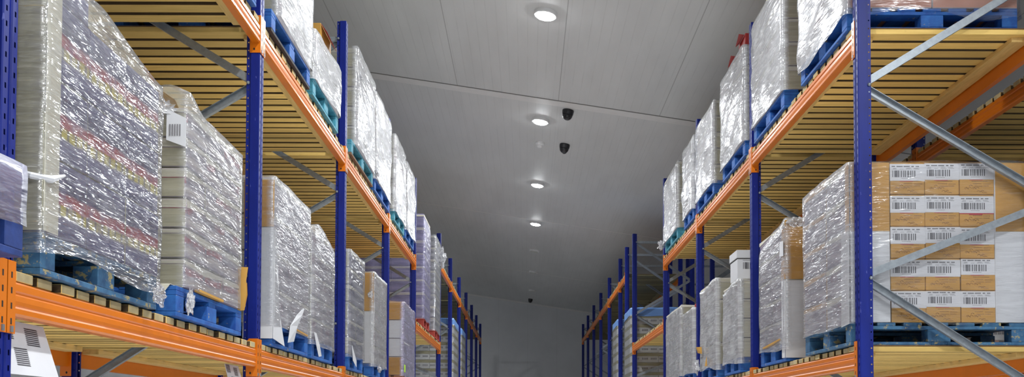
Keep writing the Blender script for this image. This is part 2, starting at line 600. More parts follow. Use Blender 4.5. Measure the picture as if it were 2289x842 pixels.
# joint strips across the ceiling, and the cove along the far wall
for i, (y, w) in enumerate([(4.9, .16), (13.95, .22), (22.33, .05), (30.2, .05)]):
    b = MB()
    b.prism([(WX0, ceil_z(WX0)), (WX1, ceil_z(WX1)), (WX1, ceil_z(WX1) - .006), (WX0, ceil_z(WX0) - .006)],
            lambda a, c, t: (a, t, c), y, y + w)
    struct(b.build('trim_%d' % (i + 1), M['strip']))
b = MB()
b.prism([(WX0, ceil_z(WX0)), (WX1, ceil_z(WX1)), (WX1, ceil_z(WX1) - .06), (WX0, ceil_z(WX0) - .06)],
        lambda a, c, t: (a, t, c), WY1 - .03, WY1)
struct(b.build('trim_5', M['strip']))
b = MB()
b.prism([(WX0, ceil_z(WX0)), (WX1, ceil_z(WX1)), (WX1, ceil_z(WX1) - .004), (WX0, ceil_z(WX0) - .004)],
        lambda a, c, t: (a, t, c), 13.925, 13.948)
struct(b.build('trim_6', M['joint']))
# pale steel column behind the second right-hand rack row
b = MB(); b.box(4.80, 5.03, 29.3, 29.5, 0, ceil_z(5.03))
struct(b.build('pillar_right', M['strip']))

# ------------------------------------------------------------------ rack geometry
XL, XR = -1.664, 2.060
Y0, SP = 3.107, 2.8115
DEP = 1.20
TOP = 5.30


def UY(k):
    return 3.015 if k == 0 else Y0 + k * SP


POSTH = TOP


def post_mesh(sx):
    """omega section upright; aisle face at x=0, body runs to x=sx*.085"""
    b = MB()
    pr = [(.085, .030), (.085, .012), (.060, .012), (.056, 0), (.004, 0), (0, .004), (0, .034), (.006, .037),
          (.006, .053), (0, .056), (0, .086), (.004, .09), (.056, .09), (.060, .078), (.085, .078), (.085, .060)]
    b.prism([(sx * u, v) for u, v in pr], lambda a, c, t: (a, c, t), 0, POSTH, closed=False)
    b.poly([(sx * .004, .003, POSTH - .001), (sx * .056, .003, POSTH - .001), (sx * .056, .087, POSTH - .001), (sx * .004, .087, POSTH - .001)], [(0, 1, 2, 3)])
    return b.mesh('post', M['post'], recalc=False)


POST = {1: post_mesh(1), -1: post_mesh(-1)}
b = MB(); b.box(-.02, .12, -.03, .12, 0, .008); PLATE = {1: b.mesh('base_plate', M['blue'])}
b = MB(); b.box(-.12, .02, -.03, .12, 0, .008); PLATE[-1] = b.mesh('base_plate', M['blue'])


def brace_mesh(x0, z0, x1, z1, flip):
    b = MB()
    p0, p1 = Vector((x0, 0, z0)), Vector((x1, 0, z1))
    d = (p1 - p0).normalized()
    n = Vector((-d.z, 0, d.x))
    w, fl, th = .023, .030, .003
    pr = [(-w, 0), (w, 0), (w, fl), (w - th, fl), (w - th, th), (-w + th, th), (-w + th, fl), (-w, fl)]
    s = -1 if flip else 1
    b.prism(pr, lambda a, c, t: p0 + (p1 - p0) * t + n * a + Vector((0, s * (c - .015), 0)), 0, 1)
    return b.mesh('brace', M['galv'])


NODES_F = [5.14, 3.72, 2.51, 1.27, 0.12]
NODES_R = [4.40, 3.07, 1.82, 0.66]
UPSHIFT = [0.0, -.11, -.06, 0.0]
BR = {}
for s in (1, -1):
    xf, xr = -s * .072, -s * (DEP - .072)
    L = [brace_mesh(xf, 5.14, xr, 5.14, False)]
    for i in range(4):
        L.append(brace_mesh(xf, NODES_F[i] - .02, xr, NODES_R[i], True))
        L.append(brace_mesh(xr, NODES_R[i] + UPSHIFT[i], xf, NODES_F[i + 1] + .03, False))
    BR[s] = L
b = MB()
b.lathe([(.011, 0), (.011, .006), (.006, .012), (0.001, .013)], (0, 0, 0), 10, mat=Matrix.Rotation(PI / 2, 3, 'X'))
BOLT = b.mesh('bolt', M['galv'], smooth=False)


def upright(k, side, label, xface=None, group='blue rack upright frames'):
    """side +1: aisle lies towards +x of the rack (left rack), -1: right rack"""
    xf = xface if xface is not None else (XL if side > 0 else XR)
    y = UY(k)
    r = thing('rack_upright', label, 'rack upright', (xf, y, 0), group)
    put('post', POST[-side], r, (0, 0, 0))
    put('post', POST[side], r, (-side * DEP, 0, 0))
    put('base_plate', PLATE[-side], r)
    put('base_plate', PLATE[side], r, (-side * DEP, 0, 0))
    for m in BR[side]:
        put('brace', m, r, (0, .045, 0))
    for z in NODES_F[:3]:
        put('bolt', BOLT, r, (-side * .0735, .010, z))
    return r


# beam profile (outward, height) - two rolled ribs on the face
BP = [(-.045, 0), (-.004, 0), (.002, .008), (.003, .024), (-.002, .031), (.0, .036), (.003, .048), (.002, .066),
      (-.004, .072), (-.004, .076), (.001, .082), (.001, .104), (-.006, .112), (-.018, .115), (-.018, .100), (-.045, .100)]


BEAMS = {}


def beam(y0, y1, xf, side, ztop, label, group='orange rack beams'):
    """front face at xf, facing side; y0..y1 are the inner faces of the two posts"""
    r = thing('rack_beam', label, 'rack beam', (xf, y0, ztop - .115), group)  # horizontal load beam between two uprights
    L = y1 - y0
    key = (round(L, 3), side)
    if key not in BEAMS:
        b = MB()
        b.prism(BP, lambda a, c, t: (side * a, t, c), 0.004, L - .004)
        me = b.mesh('beam_bar', M['orange'])
        cm = []
        for e in (0, 1):
            c = MB()
            ya, yb = ((-.043, 0.004) if e == 0 else (L - .004, L + .043))
            za, zb = -.06, .175
            c.box(min(side * .0015, side * .006), max(side * .0015, side * .006), ya, yb, za, zb)
            yw = (0.0005, .0045) if e == 0 else (L - .0045, L - .0005)
            pr = [(.006, za), (.006, zb), (-.045, zb), (-.062, zb - .02), (-.062, za + .0), (-.02, za)]
            c.prism([(side * a, q) for a, q in pr], lambda a, q, t: (a, t, q), yw[0], yw[1])
            for i in range(4):
                zc = za + .035 + i * .05
                ym = (ya + yb) / 2
                xx = sorted((side * .0055, side * .0066))
                c.box(xx[0], xx[1], ym - .005, ym + .003, zc - .006, zc + .014, 1)
            # hole in the side plate
            ydark = (-.0002, .0052) if e == 0 else (L - .0052, L + .0002)
            for zc in (za + .022, zb - .02):
                hp = [(-.035 * side + .006 * math.cos(q * PI / 4), zc + .008 * math.sin(q * PI / 4)) for q in range(8)]
                c.prism(hp, lambda a, q, t: (a, t, q), ydark[0], ydark[1], 1)
            cm.append(c.mesh('beam_connector', [M['orange'], M['dark']]))
        pins = []
        for e in (0, 1):
            c = MB()
            ym = (-.020 if e == 0 else L + .020)
            xx = sorted((side * .0055, side * .011))
            c.box(xx[0], xx[1], ym - .007, ym + .007, -.056, -.036)
            pins.append(c.mesh('locking_pin', M['galv']))
        BEAMS[key] = (me, cm, pins)
    me, cm, pins = BEAMS[key]
    put('beam_bar', me, r)
    for e in (0, 1):
        q = put('beam_connector', cm[e], r)
        put('locking_pin', pins[e], q)
    return r


DECKS = {}


def deck(y0, y1, xf, side, zbeam, label, group='slatted timber decks', wood='slat'):
    """slats lie across front and rear beams whose tops are at zbeam"""
    L = y1 - y0
    r = thing('timber_deck', label, 'timber deck', (xf, y0, zbeam), group)
    key = (round(L, 3), side, wood)
    if key not in DECKS:
        rng = random.Random(int(L * 1000) + side)
        b = MB()
        n = int(round(L / .1457))
        p = L / n
        x_in, x_out = -side * (DEP - .004), -side * .004
        for i in range(n):
            w = .103 + rng.uniform(-.005, .005)
            yy = (i + .5) * p + rng.uniform(-.006, .006)
            z = rng.uniform(0, .003)
            xa, xb = sorted((x_in, x_out + side * rng.uniform(-.012, .006)))
            b.box(xa, xb, yy - w / 2, yy + w / 2, .001, .034, my=(1 if 0 < i else 0), mx=2)  # gap-facing sides painted shade-dark, the open near side stays light
        sl = b.mesh('slats', [M[wood], M['gapshade'], M['endgrain']], bevel=.002)
        c = MB()
        c.box(*sorted((x_in + side * .03, x_out - side * .05)), .012, L - .012, .0345, .0395)
        ts = c.mesh('light_block_sheet', M['lightblock'])  # unseen sheet added to keep lamp light out of the slat gaps
        bts = []
        for u0, u1 in ((.052, .150), (DEP - .160, DEP - .052)):
            c = MB()
            xa, xb = sorted((-side * u0, -side * u1))
            c.box(xa, xb, .06, L - .06, -.030, .001)
            bts.append(c.mesh('batten', M['batten' if wood == 'slat' else wood], bevel=.002))
        DECKS[key] = (sl, bts, ts)
    sl, bts, ts = DECKS[key]
    put('slats', sl, r)
    put('light_block_sheet', ts, r)
    for m in bts:
        put('batten', m, r)
    return r


NAMES = {1: 'left', -1: 'right'}


def bay(ka, kb, side, ztop, level, bayname, xface=None, row='', withdeck=True, rear=True):
    xf = xface if xface is not None else (XL if side > 0 else XR)
    y0, y1 = UY(ka) + .0910, UY(kb) - .0010
    sd = NAMES[side]
    rk = ('%s rack' % sd) if not row else row
    beam(y0, y1, xf, side, ztop, 'orange front beam, %s, %s, %s' % (level, bayname, rk))
    if rear:
        beam(y0, y1, xf - side * DEP, -side, ztop, 'orange rear beam, %s, %s, %s' % (level, bayname, rk))
    if withdeck:
        deck(y0 + .006, y1 - .006, xf, side, ztop, 'slatted timber deck, %s, %s, %s' % (level, bayname, rk), wood='oliveslat' if ztop > 4.5 else 'slat')


Z1, Z2, ZT, ZF = 2.062, 4.080, 3.125, 4.715
DK = .040                                    # deck top above beam top
KL = [0, 1, 2, 3, 4, 5.5, 6.5, 7.5, 8.5, 9.5, 10.5, 11.5]
KR = [1, 2, 3, 4, 5.5, 6, 6.5, 7.5, 8.5, 9.5, 10.5, 11.5]
KR2 = [1, 2, 3, 4, 5.5, 6.5, 7.5]
for i, k in enumerate(KL):
    upright(k, 1, 'blue upright frame of the left rack, %s one from the camera' % ORD[i], group='blue uprights of the left rack')
for i, k in enumerate(KR):
    upright(k, -1, 'blue upright frame of the right rack, %s one from the camera' % ORD[i], group='blue uprights of the right rack')
X2 = 3.57
for i, k in enumerate(KR2):
    upright(k, 1, 'blue upright frame in the row behind the right rack, %s from the camera' % ORD[i], xface=X2 + DEP,
            group='blue uprights behind the right rack')
for i, (a, c) in enumerate(((-1, 0), (0, 1), (1, 2), (2, 3), (3, 4))):
    if a < 0:
        # nearest bay of the left rack, only its last metre shows
        y0, y1 = 0.35, UY(0) - .0010
        beam(y0, y1, XL, 1, Z1, 'orange front beam running out of frame at the lower left corner')
        deck(y0 + .006, y1 - .006, XL, 1, Z1, 'slatted timber deck under the dark blue bagged load at left edge')
        continue
    nm = ORD[i - 1] + ' bay'
    bay(a, c, 1, Z1, 'lower shelf', nm)
    bay(a, c, 1, Z2, 'upper shelf', nm)
for i, (a, c) in enumerate(((1, 2), (2, 3), (3, 4))):
    nm = ORD[i] + ' bay'
    bay(a, c, -1, Z1, 'lower shelf', nm)
    bay(a, c, -1, Z2, 'upper shelf', nm)
bay(4, 5.5, 1, ZT, 'raised shelf', 'long gap bay')
bay(4, 5.5, -1, ZT, 'raised shelf', 'long gap bay')
for i, (a, c) in enumerate(((5.5, 6.5), (6.5, 7.5), (7.5, 8.5), (8.5, 9.5), (9.5, 10.5), (10.5, 11.5))):
    bay(a, c, 1, ZF, 'high far shelf', ORD[i] + ' bay past the gap')
for i, (a, c) in enumerate(((6, 6.5), (6.5, 7.5), (7.5, 8.5), (8.5, 9.5), (9.5, 10.5), (10.5, 11.5))):
    bay(a, c, -1, ZF, 'high far shelf', ORD[i] + ' bay past the gap')
bay(6.5, 7.5, 1, Z1, 'low shelf', 'second bay past the gap')
bay(7.5, 8.5, 1, Z1, 'low shelf', 'third bay past the gap')
bay(5.5, 6, -1, Z1, 'low shelf', 'half bay past the gap')
bay(6.5, 7.5, -1, Z1, 'low shelf', 'second bay past the gap')
R2 = 'row behind the right rack'
for i, (a, c) in enumerate(((1, 2), (2, 3), (3, 4))):
    bay(a, c, 1, Z2, 'upper shelf', ORD[i] + ' bay', xface=X2 + DEP, row=R2)
bay(1, 2, 1, Z1, 'lower shelf', 'first bay', xface=X2 + DEP, row=R2)
bay(2, 3, 1, Z1, 'lower shelf', 'second bay', xface=X2 + DEP, row=R2)

# ------------------------------------------------------------------ pallets
PAL = {}


def pallet(x0, x1, y0, y1, z, mk, label, group='pallets under the wrapped loads', botmat=None):
    W, D = round(x1 - x0, 3), round(y1 - y0, 3)
    r = thing('pallet', label, 'pallet', (x0, y0, z), group)
    key = (W, D, mk, botmat)
    if key not in PAL:
        m = M[mk]
        t = MB()
        n = 7
        wb = .115 if W > .9 else .10
        for i in range(n):
            xx = (W - wb) * i / (n - 1)
            t.box(xx, xx + wb, 0, D, .123, .144)
        for j in (0, .5, 1):
            yy = (D - .10) * j
            t.box(0, W, yy, yy + .10, .101, .1225)
        top = t.mesh('top_boards', m, bevel=.002)
        t = MB()
        for i in (0, .5, 1):
            xx = (W - .10) * i
            t.box(xx, xx + .10, 0, D, .001, .022)
        for j in (0, 1):
            yy = (D - .10) * j
            t.box(.1005, (W - .1) / 2 - .0005, yy, yy + .10, .001, .0215)
            t.box((W + .1) / 2 + .0005, W - .1005, yy, yy + .10, .001, .0215)
        bot = t.mesh('bottom_boards', M[botmat] if botmat else m, bevel=.002)
        t = MB(); t.box(0, .10, 0, .10, .0225, .1008); bs = t.mesh('block', m, bevel=.003)
        t = MB(); t.box(0, .10, 0, .145, .0225, .1008); bl = t.mesh('block', m, bevel=.003)
        t = MB(); t.box(0, .145, 0, .10, .0225, .1008); bw = t.mesh('block', m, bevel=.003)
        t = MB(); t.box(0, .145, 0, .145, .0225, .1008); bb = t.mesh('block', m, bevel=.003)
        PAL[key] = (top, bot, bs, bl, bw, bb)
    top, bot, bs, bl, bw, bb = PAL[key]
    put('top_boards', top, r)
    put('bottom_boards', bot, r)
    for i in range(3):
        for j in range(3):
            w = .145 if i == 1 else .10
            d = .145 if j == 1 else .10
            me = {(0, 0): bs, (0, 1): bl, (1, 0): bw, (1, 1): bb}[(int(i == 1), int(j == 1))]
            put('block', me, r, ((W - w) * i / 2, (D - d) * j / 2, 0))
    return r


# ------------------------------------------------------------------ wrapped loads
CART = {}


def carton_mesh(w, d, h, mface, mside, rim, seed):
    """aisle faces (x) in mface, ends (y) in mside, raised tray rim near the top"""
    key = (round(w, 3), round(d, 3), round(h, 3), mface, mside, rim, seed)
    if key not in CART:
        b = MB()
        b.box(0, w, 0, d, 0, h, 0, mx=0, my=1, mz=1)
        if rim:
            e = .005
            hh = h * rim
            tl = 0.012 * (seed % 3 - 1)
            pts = [(-e, -e, h - hh - tl), (w + e, -e, h - hh - tl), (w + e, d + e, h - hh + tl), (-e, d + e, h - hh + tl),
                   (-e, -e, h - .004), (w + e, -e, h - .004), (w + e, d + e, h - .004), (-e, d + e, h - .004)]
            b.poly(pts, [(0, 3, 2, 1), (4, 5, 6, 7), (0, 1, 5, 4), (1, 2, 6, 5), (2, 3, 7, 6), (3, 0, 4, 7)], 2)
        CART[key] = b.mesh('carton', [M[mface], M[mside], M['pale_board' if mside != 'kraft' else 'kraft']], bevel=.004)
    return CART[key]


def film_mesh(x0, x1, y0, y1, zb, zt, side, cloud_face, cloud_end, mat, seed, amp=.008, top_amp=.012, step=.032,
              skirt=.05, lump=None, rx=0.015, topcov=.22, z_round=.0, off=.006):
    """a shell of stretch film round a box; lump: (where 0..1 along the perimeter, width, height)"""
    hw, hd = (x1 - x0) / 2, (y1 - y0) / 2
    r = rx
    # perimeter, starting at the middle of the far side
    per = []

    def seg(a, c, n):
        for i in range(n):
            t = i / n
            per.append(((a[0] + (c[0] - a[0]) * t), (a[1] + (c[1] - a[1]) * t)))

    def arc(cx, cy, a0, n=4):
        for i in range(n):
            an = a0 + PI / 2 * i / n
            per.append((cx + r * math.cos(an), cy + r * math.sin(an)))
    nx = max(3, int(2 * hw / step)); ny = max(3, int(2 * hd / step))
    seg((hw, -hd + r), (hw, hd - r), ny); arc(hw - r, hd - r, 0)
    seg((hw - r, hd), (-hw + r, hd), nx); arc(-hw + r, hd - r, PI / 2)
    seg((-hw, hd - r), (-hw, -hd + r), ny); arc(-hw + r, -hd + r, PI)
    seg((-hw + r, -hd), (hw - r, -hd), nx); arc(hw - r, -hd + r, 3 * PI / 2)
    n = len(per)
    H = zt - zb
    nz = max(6, int((H + skirt) / step))
    o = Vector((seed * 3.17, seed * 1.31, seed * 7.7))
    V, F, C = [], [], []
    for j in range(nz + 1):
        t = j / nz
        for i, (px, py) in enumerate(per):
            q = Vector((px, py, 0))
            bot = zb - skirt * (0.55 + 0.9 * noise.noise(Vector((px * 2.3, py * 2.3, 3.1)) + o))
            tp = zt + .005 + top_amp * noise.noise(Vector((px * 5, py * 5, 9)) + o)
            if lump:
                for (lx, ly, lr, lh) in lump:
                    dd = ((px - lx) ** 2 + (py - ly) ** 2) / (lr * lr)
                    tp += lh * math.exp(-dd)
            z = bot + (tp - bot) * t
            nr = Vector((px / hw, py / hd, 0))
            ax = abs(px) / hw > abs(py) / hd
            wv = Vector((px * 2.2, py * 2.2, z * 4.5)) + o
            d = off + .55 * amp * (0.55 + noise.noise(wv) + .35 * noise.noise(wv * 2.7))
            s2 = (py if ax else px)
            dg = Vector((0.7 * s2 + z * 1.7, z * .9 - s2 * .35, seed))
            d += amp * .7 * max(0, noise.noise(dg * 3.5))
            d = max(d, off * .75)
            if z < zb:                       # the loose skirt flares a little
                d += (zb - z) * .12
            ln = max(1e-6, math.hypot(px if ax else 0, py if not ax else 0))
            if abs(abs(px) - hw) < r and abs(abs(py) - hd) < r:
                v = Vector((px, py, 0)).normalized()
                cxs = math.copysign(hw - r, px); cys = math.copysign(hd - r, py)
                v = Vector((px - cxs, py - cys, 0))
                v = v.normalized() if v.length > 1e-6 else Vector((1, 0, 0))
            elif ax:
                v = Vector((math.copysign(1, px), 0, 0))
            else:
                v = Vector((0, math.copysign(1, py), 0))
            if z_round and t > .9:
                d -= z_round * ((t - .9) / .1) ** 2
            V.append((px + v.x * d, py + v.y * d, z))
            face = (px * side > hw - r * 1.2)
            c = cloud_face if face else cloud_end
            C.append(c)
    for j in range(nz):
        for i in range(n):
            a, b_ = j * n + i, j * n + (i + 1) % n
            F.append((a, b_, b_ + n, a + n))
    base = nz * n
    for k in range(1, 4):
        f = 1 - topcov * k / 3
        for i, (px, py) in enumerate(per):
            p = V[base + i]
            V.append((p[0] * f, p[1] * f, p[2] + .004 * math.sin(k * 2.2 + i * .5) + .003 * k))
            C.append(cloud_end + .1)
        a0 = nz * n + (k - 1) * n if k > 1 else base
        b0 = len(V) - n
        for i in range(n):
            F.append((a0 + i, a0 + (i + 1) % n, b0 + (i + 1) % n, b0 + i))
    me = bpy.data.meshes.new('stretch_film')
    me.from_pydata(V, [], F)
    me.materials.append(mat)
    at = me.attributes.new('cloud', 'FLOAT', 'POINT')
    at.data.foreach_set('value', C)
    for p in me.polygons:
        p.use_smooth = True
    return me


def sheet(name, pts_a, pts_b, th, mat, parent, loc=(0, 0, 0), normal=(0, 1, 0)):
    """a bent board between two edge polylines, given thickness"""
    n = Vector(normal) * th
    A = [Vector(p) for p in pts_a]; B = [Vector(p) for p in pts_b]
    k = len(A)
    V = A + B + [p + n for p in A] + [p + n for p in B]
    F = []
    for i in range(k - 1):
        F.append((i, i + 1, k + i + 1, k + i))
        F.append((2 * k + i, 3 * k + i, 3 * k + i + 1, 2 * k + i + 1))
        F.append((i, 2 * k + i, 2 * k + i + 1, i + 1))
        F.append((k + i, k + i + 1, 3 * k + i + 1, 3 * k + i))
    F.append((0, k, 3 * k, 2 * k)); F.append((k - 1, 2 * k + k - 1, 3 * k + k - 1, 2 * k - 1))
    b = MB(); b.poly(V, F)
    return b.build(name, mat, parent, loc)


def crumple(name, c, size, mat, parent, seed=0, cloud=.6, stretch=(1, 1, 1)):
    """a bunch of crumpled film"""
    V, F, C = [], [], []
    nu, nv = 22, 14
    o = Vector((seed * 5.1, seed, 2.2))
    for j in range(nv + 1):
        th = PI * j / nv
        for i in range(nu):
            ph = 2 * PI * i / nu
            d = Vector((math.sin(th) * math.cos(ph), math.sin(th) * math.sin(ph), math.cos(th)))
            rr = size * (0.75 + .55 * noise.noise(d * 1.8 + o) + .35 * noise.noise(d * 5 + o))
            V.append((c[0] + d.x * rr * stretch[0], c[1] + d.y * rr * stretch[1], c[2] + d.z * rr * stretch[2]))
            C.append(cloud)
    for j in range(nv):
        for i in range(nu):
            a, b_ = j * nu + i, j * nu + (i + 1) % nu
            F.append((a, b_, b_ + nu, a + nu))
    me = bpy.data.meshes.new(name)
    me.from_pydata(V, [], F)
    me.materials.append(mat)
    at = me.attributes.new('cloud', 'FLOAT', 'POINT')
    at.data.foreach_set('value', C)
    return put(name, me, parent)


def load(label, side, y0, y1, zb, zt, depth=1.06, xf=None, nz=6, ny=3, nx=2, face='print_a', end='grey_board', rim=.28,
         film='film', cf=.4, ce=.2, pal='pblue', pal_label=None, pal_y=None, seed=0, jit=.006, skirt=.05, lump=None,
         amp=.008, group=None, pal_x=None, step=.032, top_amp=.012, off=.010, botmat=None, endmix=None, facemix=None, z_round=0.0, skip=None, cat='wrapped load'):
    xa = xf if xf is not None else (XL + .024 if side > 0 else XR - .020)
    x0, x1 = (xa - depth, xa) if side > 0 else (xa, xa + depth)
    if pal:
        py0, py1 = pal_y if pal_y else (y0 + .004, y1 - .004)
        px0, px1 = pal_x if pal_x else (x0 + .004, x1 - .004)
        pallet(px0, px1, py0, py1, zb - .145, pal, pal_label or ('pallet under the ' + label), botmat=botmat)
    r = thing('wrapped_load', label, cat, ((x0 + x1) / 2, (y0 + y1) / 2, zb), group)
    cx, cy = (x0 + x1) / 2, (y0 + y1) / 2
    rng = random.Random(seed * 13 + 5)
    H = zt - zb
    w, d, h = depth / nx, (y1 - y0) / ny, H / nz
    for k in range(nz):
        for i in range(nx):
            for j in range(ny):
                if skip and skip(i, j, k):
                    continue
                ef = endmix(i, j, k) if endmix else end
                ff = facemix(i, j, k) if facemix else face
                me = carton_mesh(w - .006, d - .006, h - .006, ff, ef, rim, rng.randrange(3))
                ox = x0 - cx + i * w + .002 + rng.uniform(-jit, jit) * .5
                oy = y0 - cy + j * d + .002 + rng.uniform(-jit, jit) * .35
                put('carton', me, r, (ox, oy, k * h + .001))
    if film:
        fm = film_mesh(x0 - cx + cx - cx, x1 - cx, y0 - cy, y1 - cy, 0, H, side, cf, ce, M[film], seed + 1, amp=amp, skirt=skirt,
                       lump=lump, step=step, top_amp=top_amp, z_round=z_round, off=off)
        fo = put('stretch_film', fm, r)
        r['film_part'] = fo.name
    return r


PB1, PB2 = Z1 + DK, Z2 + DK                  # deck tops
L1B, L2B = PB1 + .145, PB2 + .145            # load bases
PBT = ZT + DK
LTB = PBT + .145

# ---- left rack, lower shelf
A = load('large glossy wrapped stack of navy, yellow and red printed packs', 1, 3.235, 4.262, L1B + .0, 3.085, nz=3, ny=3, nx=2,
         face='mag', end='grey_board', rim=0, film='film_glint', cf=.10, ce=.06, pal='pworn', seed=1, jit=.008, skirt=.10,
         pal_label='worn blue pallet under the glossy navy and red printed stack', amp=.010,
         lump=[(.53, -.10, .34, .085), (.53, -.42, .2, .06)], facemix=lambda i, j, k: 'mag')
# pale corner board of the stack, folded round its near edge
hx, hy = .53, .5135
sheet('corner_board', [(hx - .10, -hy - .003, .004), (hx - .10, -hy - .003, .836)], [(hx + .003, -hy - .003, .004), (hx + .003, -hy - .003, .836)],
      -.002, M['grey_board'], A)
sheet('corner_board', [(hx + .004, -hy - .002, .004), (hx + .004, -hy - .002, .836)], [(hx + .004, -hy + .10, .004), (hx + .004, -hy + .10, .836)],
      .002, M['pale_board'], A, normal=(1, 0, 0))
b = MB()
for i in range(3):
    b.box(hx - .52 + i * .17, hx - .36 + i * .17, -hy + .01, -hy + .36, .842, .842 + .10 + .02 * (i % 2))
b.build('top_pack', M['mag'], A, bevel=.006)
me = film_mesh(hx - .53, hx + .0, -hy + .0, -hy + .38, .842, .972, 1, .25, .2, M['film_glint'], 77, skirt=.02, amp=.012, step=.025, top_amp=.03)
put('stretch_film', me, A)
b = MB()
b.tube([(hx - .12, -hy - .012, .215), (hx - .03, -hy - .02, .185), (hx + .02, -hy + .02, .182), (hx + .024, -hy + .10, .215)], [.006, .012, .013, .005], 8)
b.build('film_rope', M['white'], A)
crumple('film_bunch', (hx + .045, hy - .10, -.09), .055, M['film_glint'], A, 3, .3, (.35, 1.3, 1))

B = load('wrapped tray cartons with grey corrugated ends and a red pallet strip', 1, 4.60, 5.47, L1B, 3.128, nz=6, ny=3, nx=2,
         face='print_a', end='grey_board', rim=.26, film='film', cf=.24, ce=.04, seed=2, jit=.010, skirt=-.004, pal_y=(4.50, 5.53),
         pal_label='blue pallet under the grey ended tray cartons beside second upright', amp=.009,
         lump=[(.44, -.47, .14, .10)])
B['label'] = 'wrapped tray cartons with grey corrugated ends and a paper label near top'
bh = (.53, .435)
o = sheet('paper_label', [(.44, -bh[1] - .028, .71), (.44, -bh[1] - .026, .86)], [(.535, -bh[1] - .030, .675), (.535, -bh[1] - .028, .815)], -.0015, M['paper'], B)
b = MB()
for i in range(5):
    b.box(.455 + i * .012, .461 + i * .012, -bh[1] - .0325, -bh[1] - .0305, .73, .785)
b.build('label_print', M['greyink'], o)
crumple('film_bunch', (.40, -bh[1] + .0, .86), .09, M['film_glint'], B, 9, .35, (1.3, .5, .7))
crumple('film_bunch', (.565, -.46, -.07), .05, M['film_glint'], B, 11, .6, (.45, .7, 1.4))
sheet('torn_card', [(.36, -.45, .004), (.36, -.545, .004), (.355, -.555, -.06)], [(.50, -.45, .004), (.50, -.545, .004), (.47, -.56, -.045)], .003, M['pale_board'], B, normal=(0, -.6, .8))
sheet('slip_board', [(.50, -.28, .004), (.50, .10, .004)], [(.545, -.28, .006), (.548, .10, .0)], .012, M['kraft'], B, normal=(0, 0, 1))
# folded brown cardboard standing beside the stack
t = thing('cardboard_sheet', 'folded brown cardboard sheet standing at the pallet end between tray cartons and second upright', 'cardboard sheet', (-1.70, 5.492, L1B))
sheet('panel', [(-.04, .0, .0), (-.03, 0, .09), (-.01, 0, .17), (-.02, 0, .25)], [(.075, .012, .0), (.092, .010, .09), (.088, .012, .17), (.098, .012, .25)], .005, M['kraft'], t)
sheet('flap', [(.075, .016, .002), (.092, .014, .09), (.088, .016, .16)], [(.06, .036, .002), (.06, .036, .09), (.06, .036, .15)], .005, M['kraft'], t, normal=(1, 0, 0))

Cc = load('tall wrapped stack with a white corner sheet right of the second left upright', 1, 6.19, 7.225, L1B, 3.20, nz=4, ny=2, nx=2,
          face='print_b', end='pale_board', rim=.12, film='film', cf=.36, ce=.05, seed=3, jit=.008, amp=.008,
          pal_label='bright blue pallet under the stack with white corner sheet', skirt=.02)
hh = .5175
sheet('corner_sheet', [(.34, -hh - .006, -.10), (.345, -hh - .004, .25), (.35, -hh - .004, .62)], [(.535, -hh - .006, -.10), (.535, -hh - .004, .25), (.535, -hh - .004, .62)], -.003, M['white'], Cc)
sheet('corner_sheet', [(.536, -hh - .004, -.10), (.536, -hh, .25), (.536, -hh, .62)], [(.546, -hh + .25, -.13), (.54, -hh + .12, .10), (.536, -hh + .06, .62)], .003, M['white'], Cc, normal=(1, 0, 0))
sheet('corner_sheet', [(.34, -hh - .004, .625), (.34, -hh - .004, .93)], [(.535, -hh - .004, .625), (.535, -hh - .004, .93)], -.003, M['kraft'], Cc)
sheet('torn_sheet', [(.552, -.20, -.10), (.556, -.15, .02), (.575, -.06, .10), (.60, .0, .15)], [(.556, -.05, -.08), (.575, -.03, .03), (.60, .0, .11), (.61, .02, .155)], .003, M['white'], Cc, normal=(1, 0, 0))
sheet('slip_board', [(.50, -.10, .004), (.50, .42, .004)], [(.545, -.10, .02), (.548, .42, .0)], .008, M['kraft'], Cc, normal=(0, 0, 1))

Dd = load('wrapped stack with rounded shoulder left of the third left upright', 1, 7.335, 8.14, L1B, 3.09, nz=5, ny=2, nx=2,
          face='print_b', end='pale_board', rim=.15, film='film', cf=.36, ce=.1, seed=4, jit=.010, amp=.010,
          pal_label='bright blue pallet just left of the third left upright', lump=[(.53, -.2, .25, .06), (.53, .42, .15, -.05)])
sheet('torn_sheet', [(.55, -.42, .05), (.556, -.36, -.05), (.56, -.29, -.13)], [(.556, -.37, .045), (.565, -.28, -.05), (.565, -.22, -.12)], .003, M['white'], Dd, normal=(1, 0, 0))
crumple('film_bunch', (.52, .0, .86), .05, M['film_glint'], Dd, 21, .5, (.6, 2.2, .7))

Ee = load('slate blue wrapped stack with kraft rim right of the third left upright', 1, 8.86, 9.66, L1B, 3.215, nz=6, ny=2, nx=2,
          face='print_c', end='grey_board', rim=.2, film='film_smooth', cf=.26, ce=.2, seed=5, jit=.008,
          pal_label='blue pallet under the slate blue stack right of third upright')
sheet('torn_sheet', [(.548, -.33, .08), (.552, -.30, -.06)], [(.552, -.12, -.05), (.556, -.14, -.11)], .003, M['white'], Ee, normal=(1, 0, 0))
Ff = load('grey wrapped stack with brown over white corner boards near fourth left upright', 1, 10.27, 11.20, L1B, 3.225, nz=5, ny=2, nx=2,
          face='print_d', end='pale_board', rim=.1, film='film_milk', cf=.42, ce=.03, seed=6, jit=.006,
          pal_label='blue pallet under the stack with brown over white corner boards')
hf = .465
sheet('corner_board', [(.27, -hf - .004, .56), (.27, -hf - .004, .97)], [(.535, -hf - .004, .56), (.535, -hf - .004, .97)], -.003, M['kraft'], Ff)
sheet('corner_board', [(.27, -hf - .004, .0), (.27, -hf - .004, .555)], [(.535, -hf - .004, .0), (.535, -hf - .004, .555)], -.003, M['white'], Ff)
crumple('film_bunch', (.50, -hf - .01, .74), .035, M['film_glint'], Ff, 31, .7, (1, .5, 1.2))
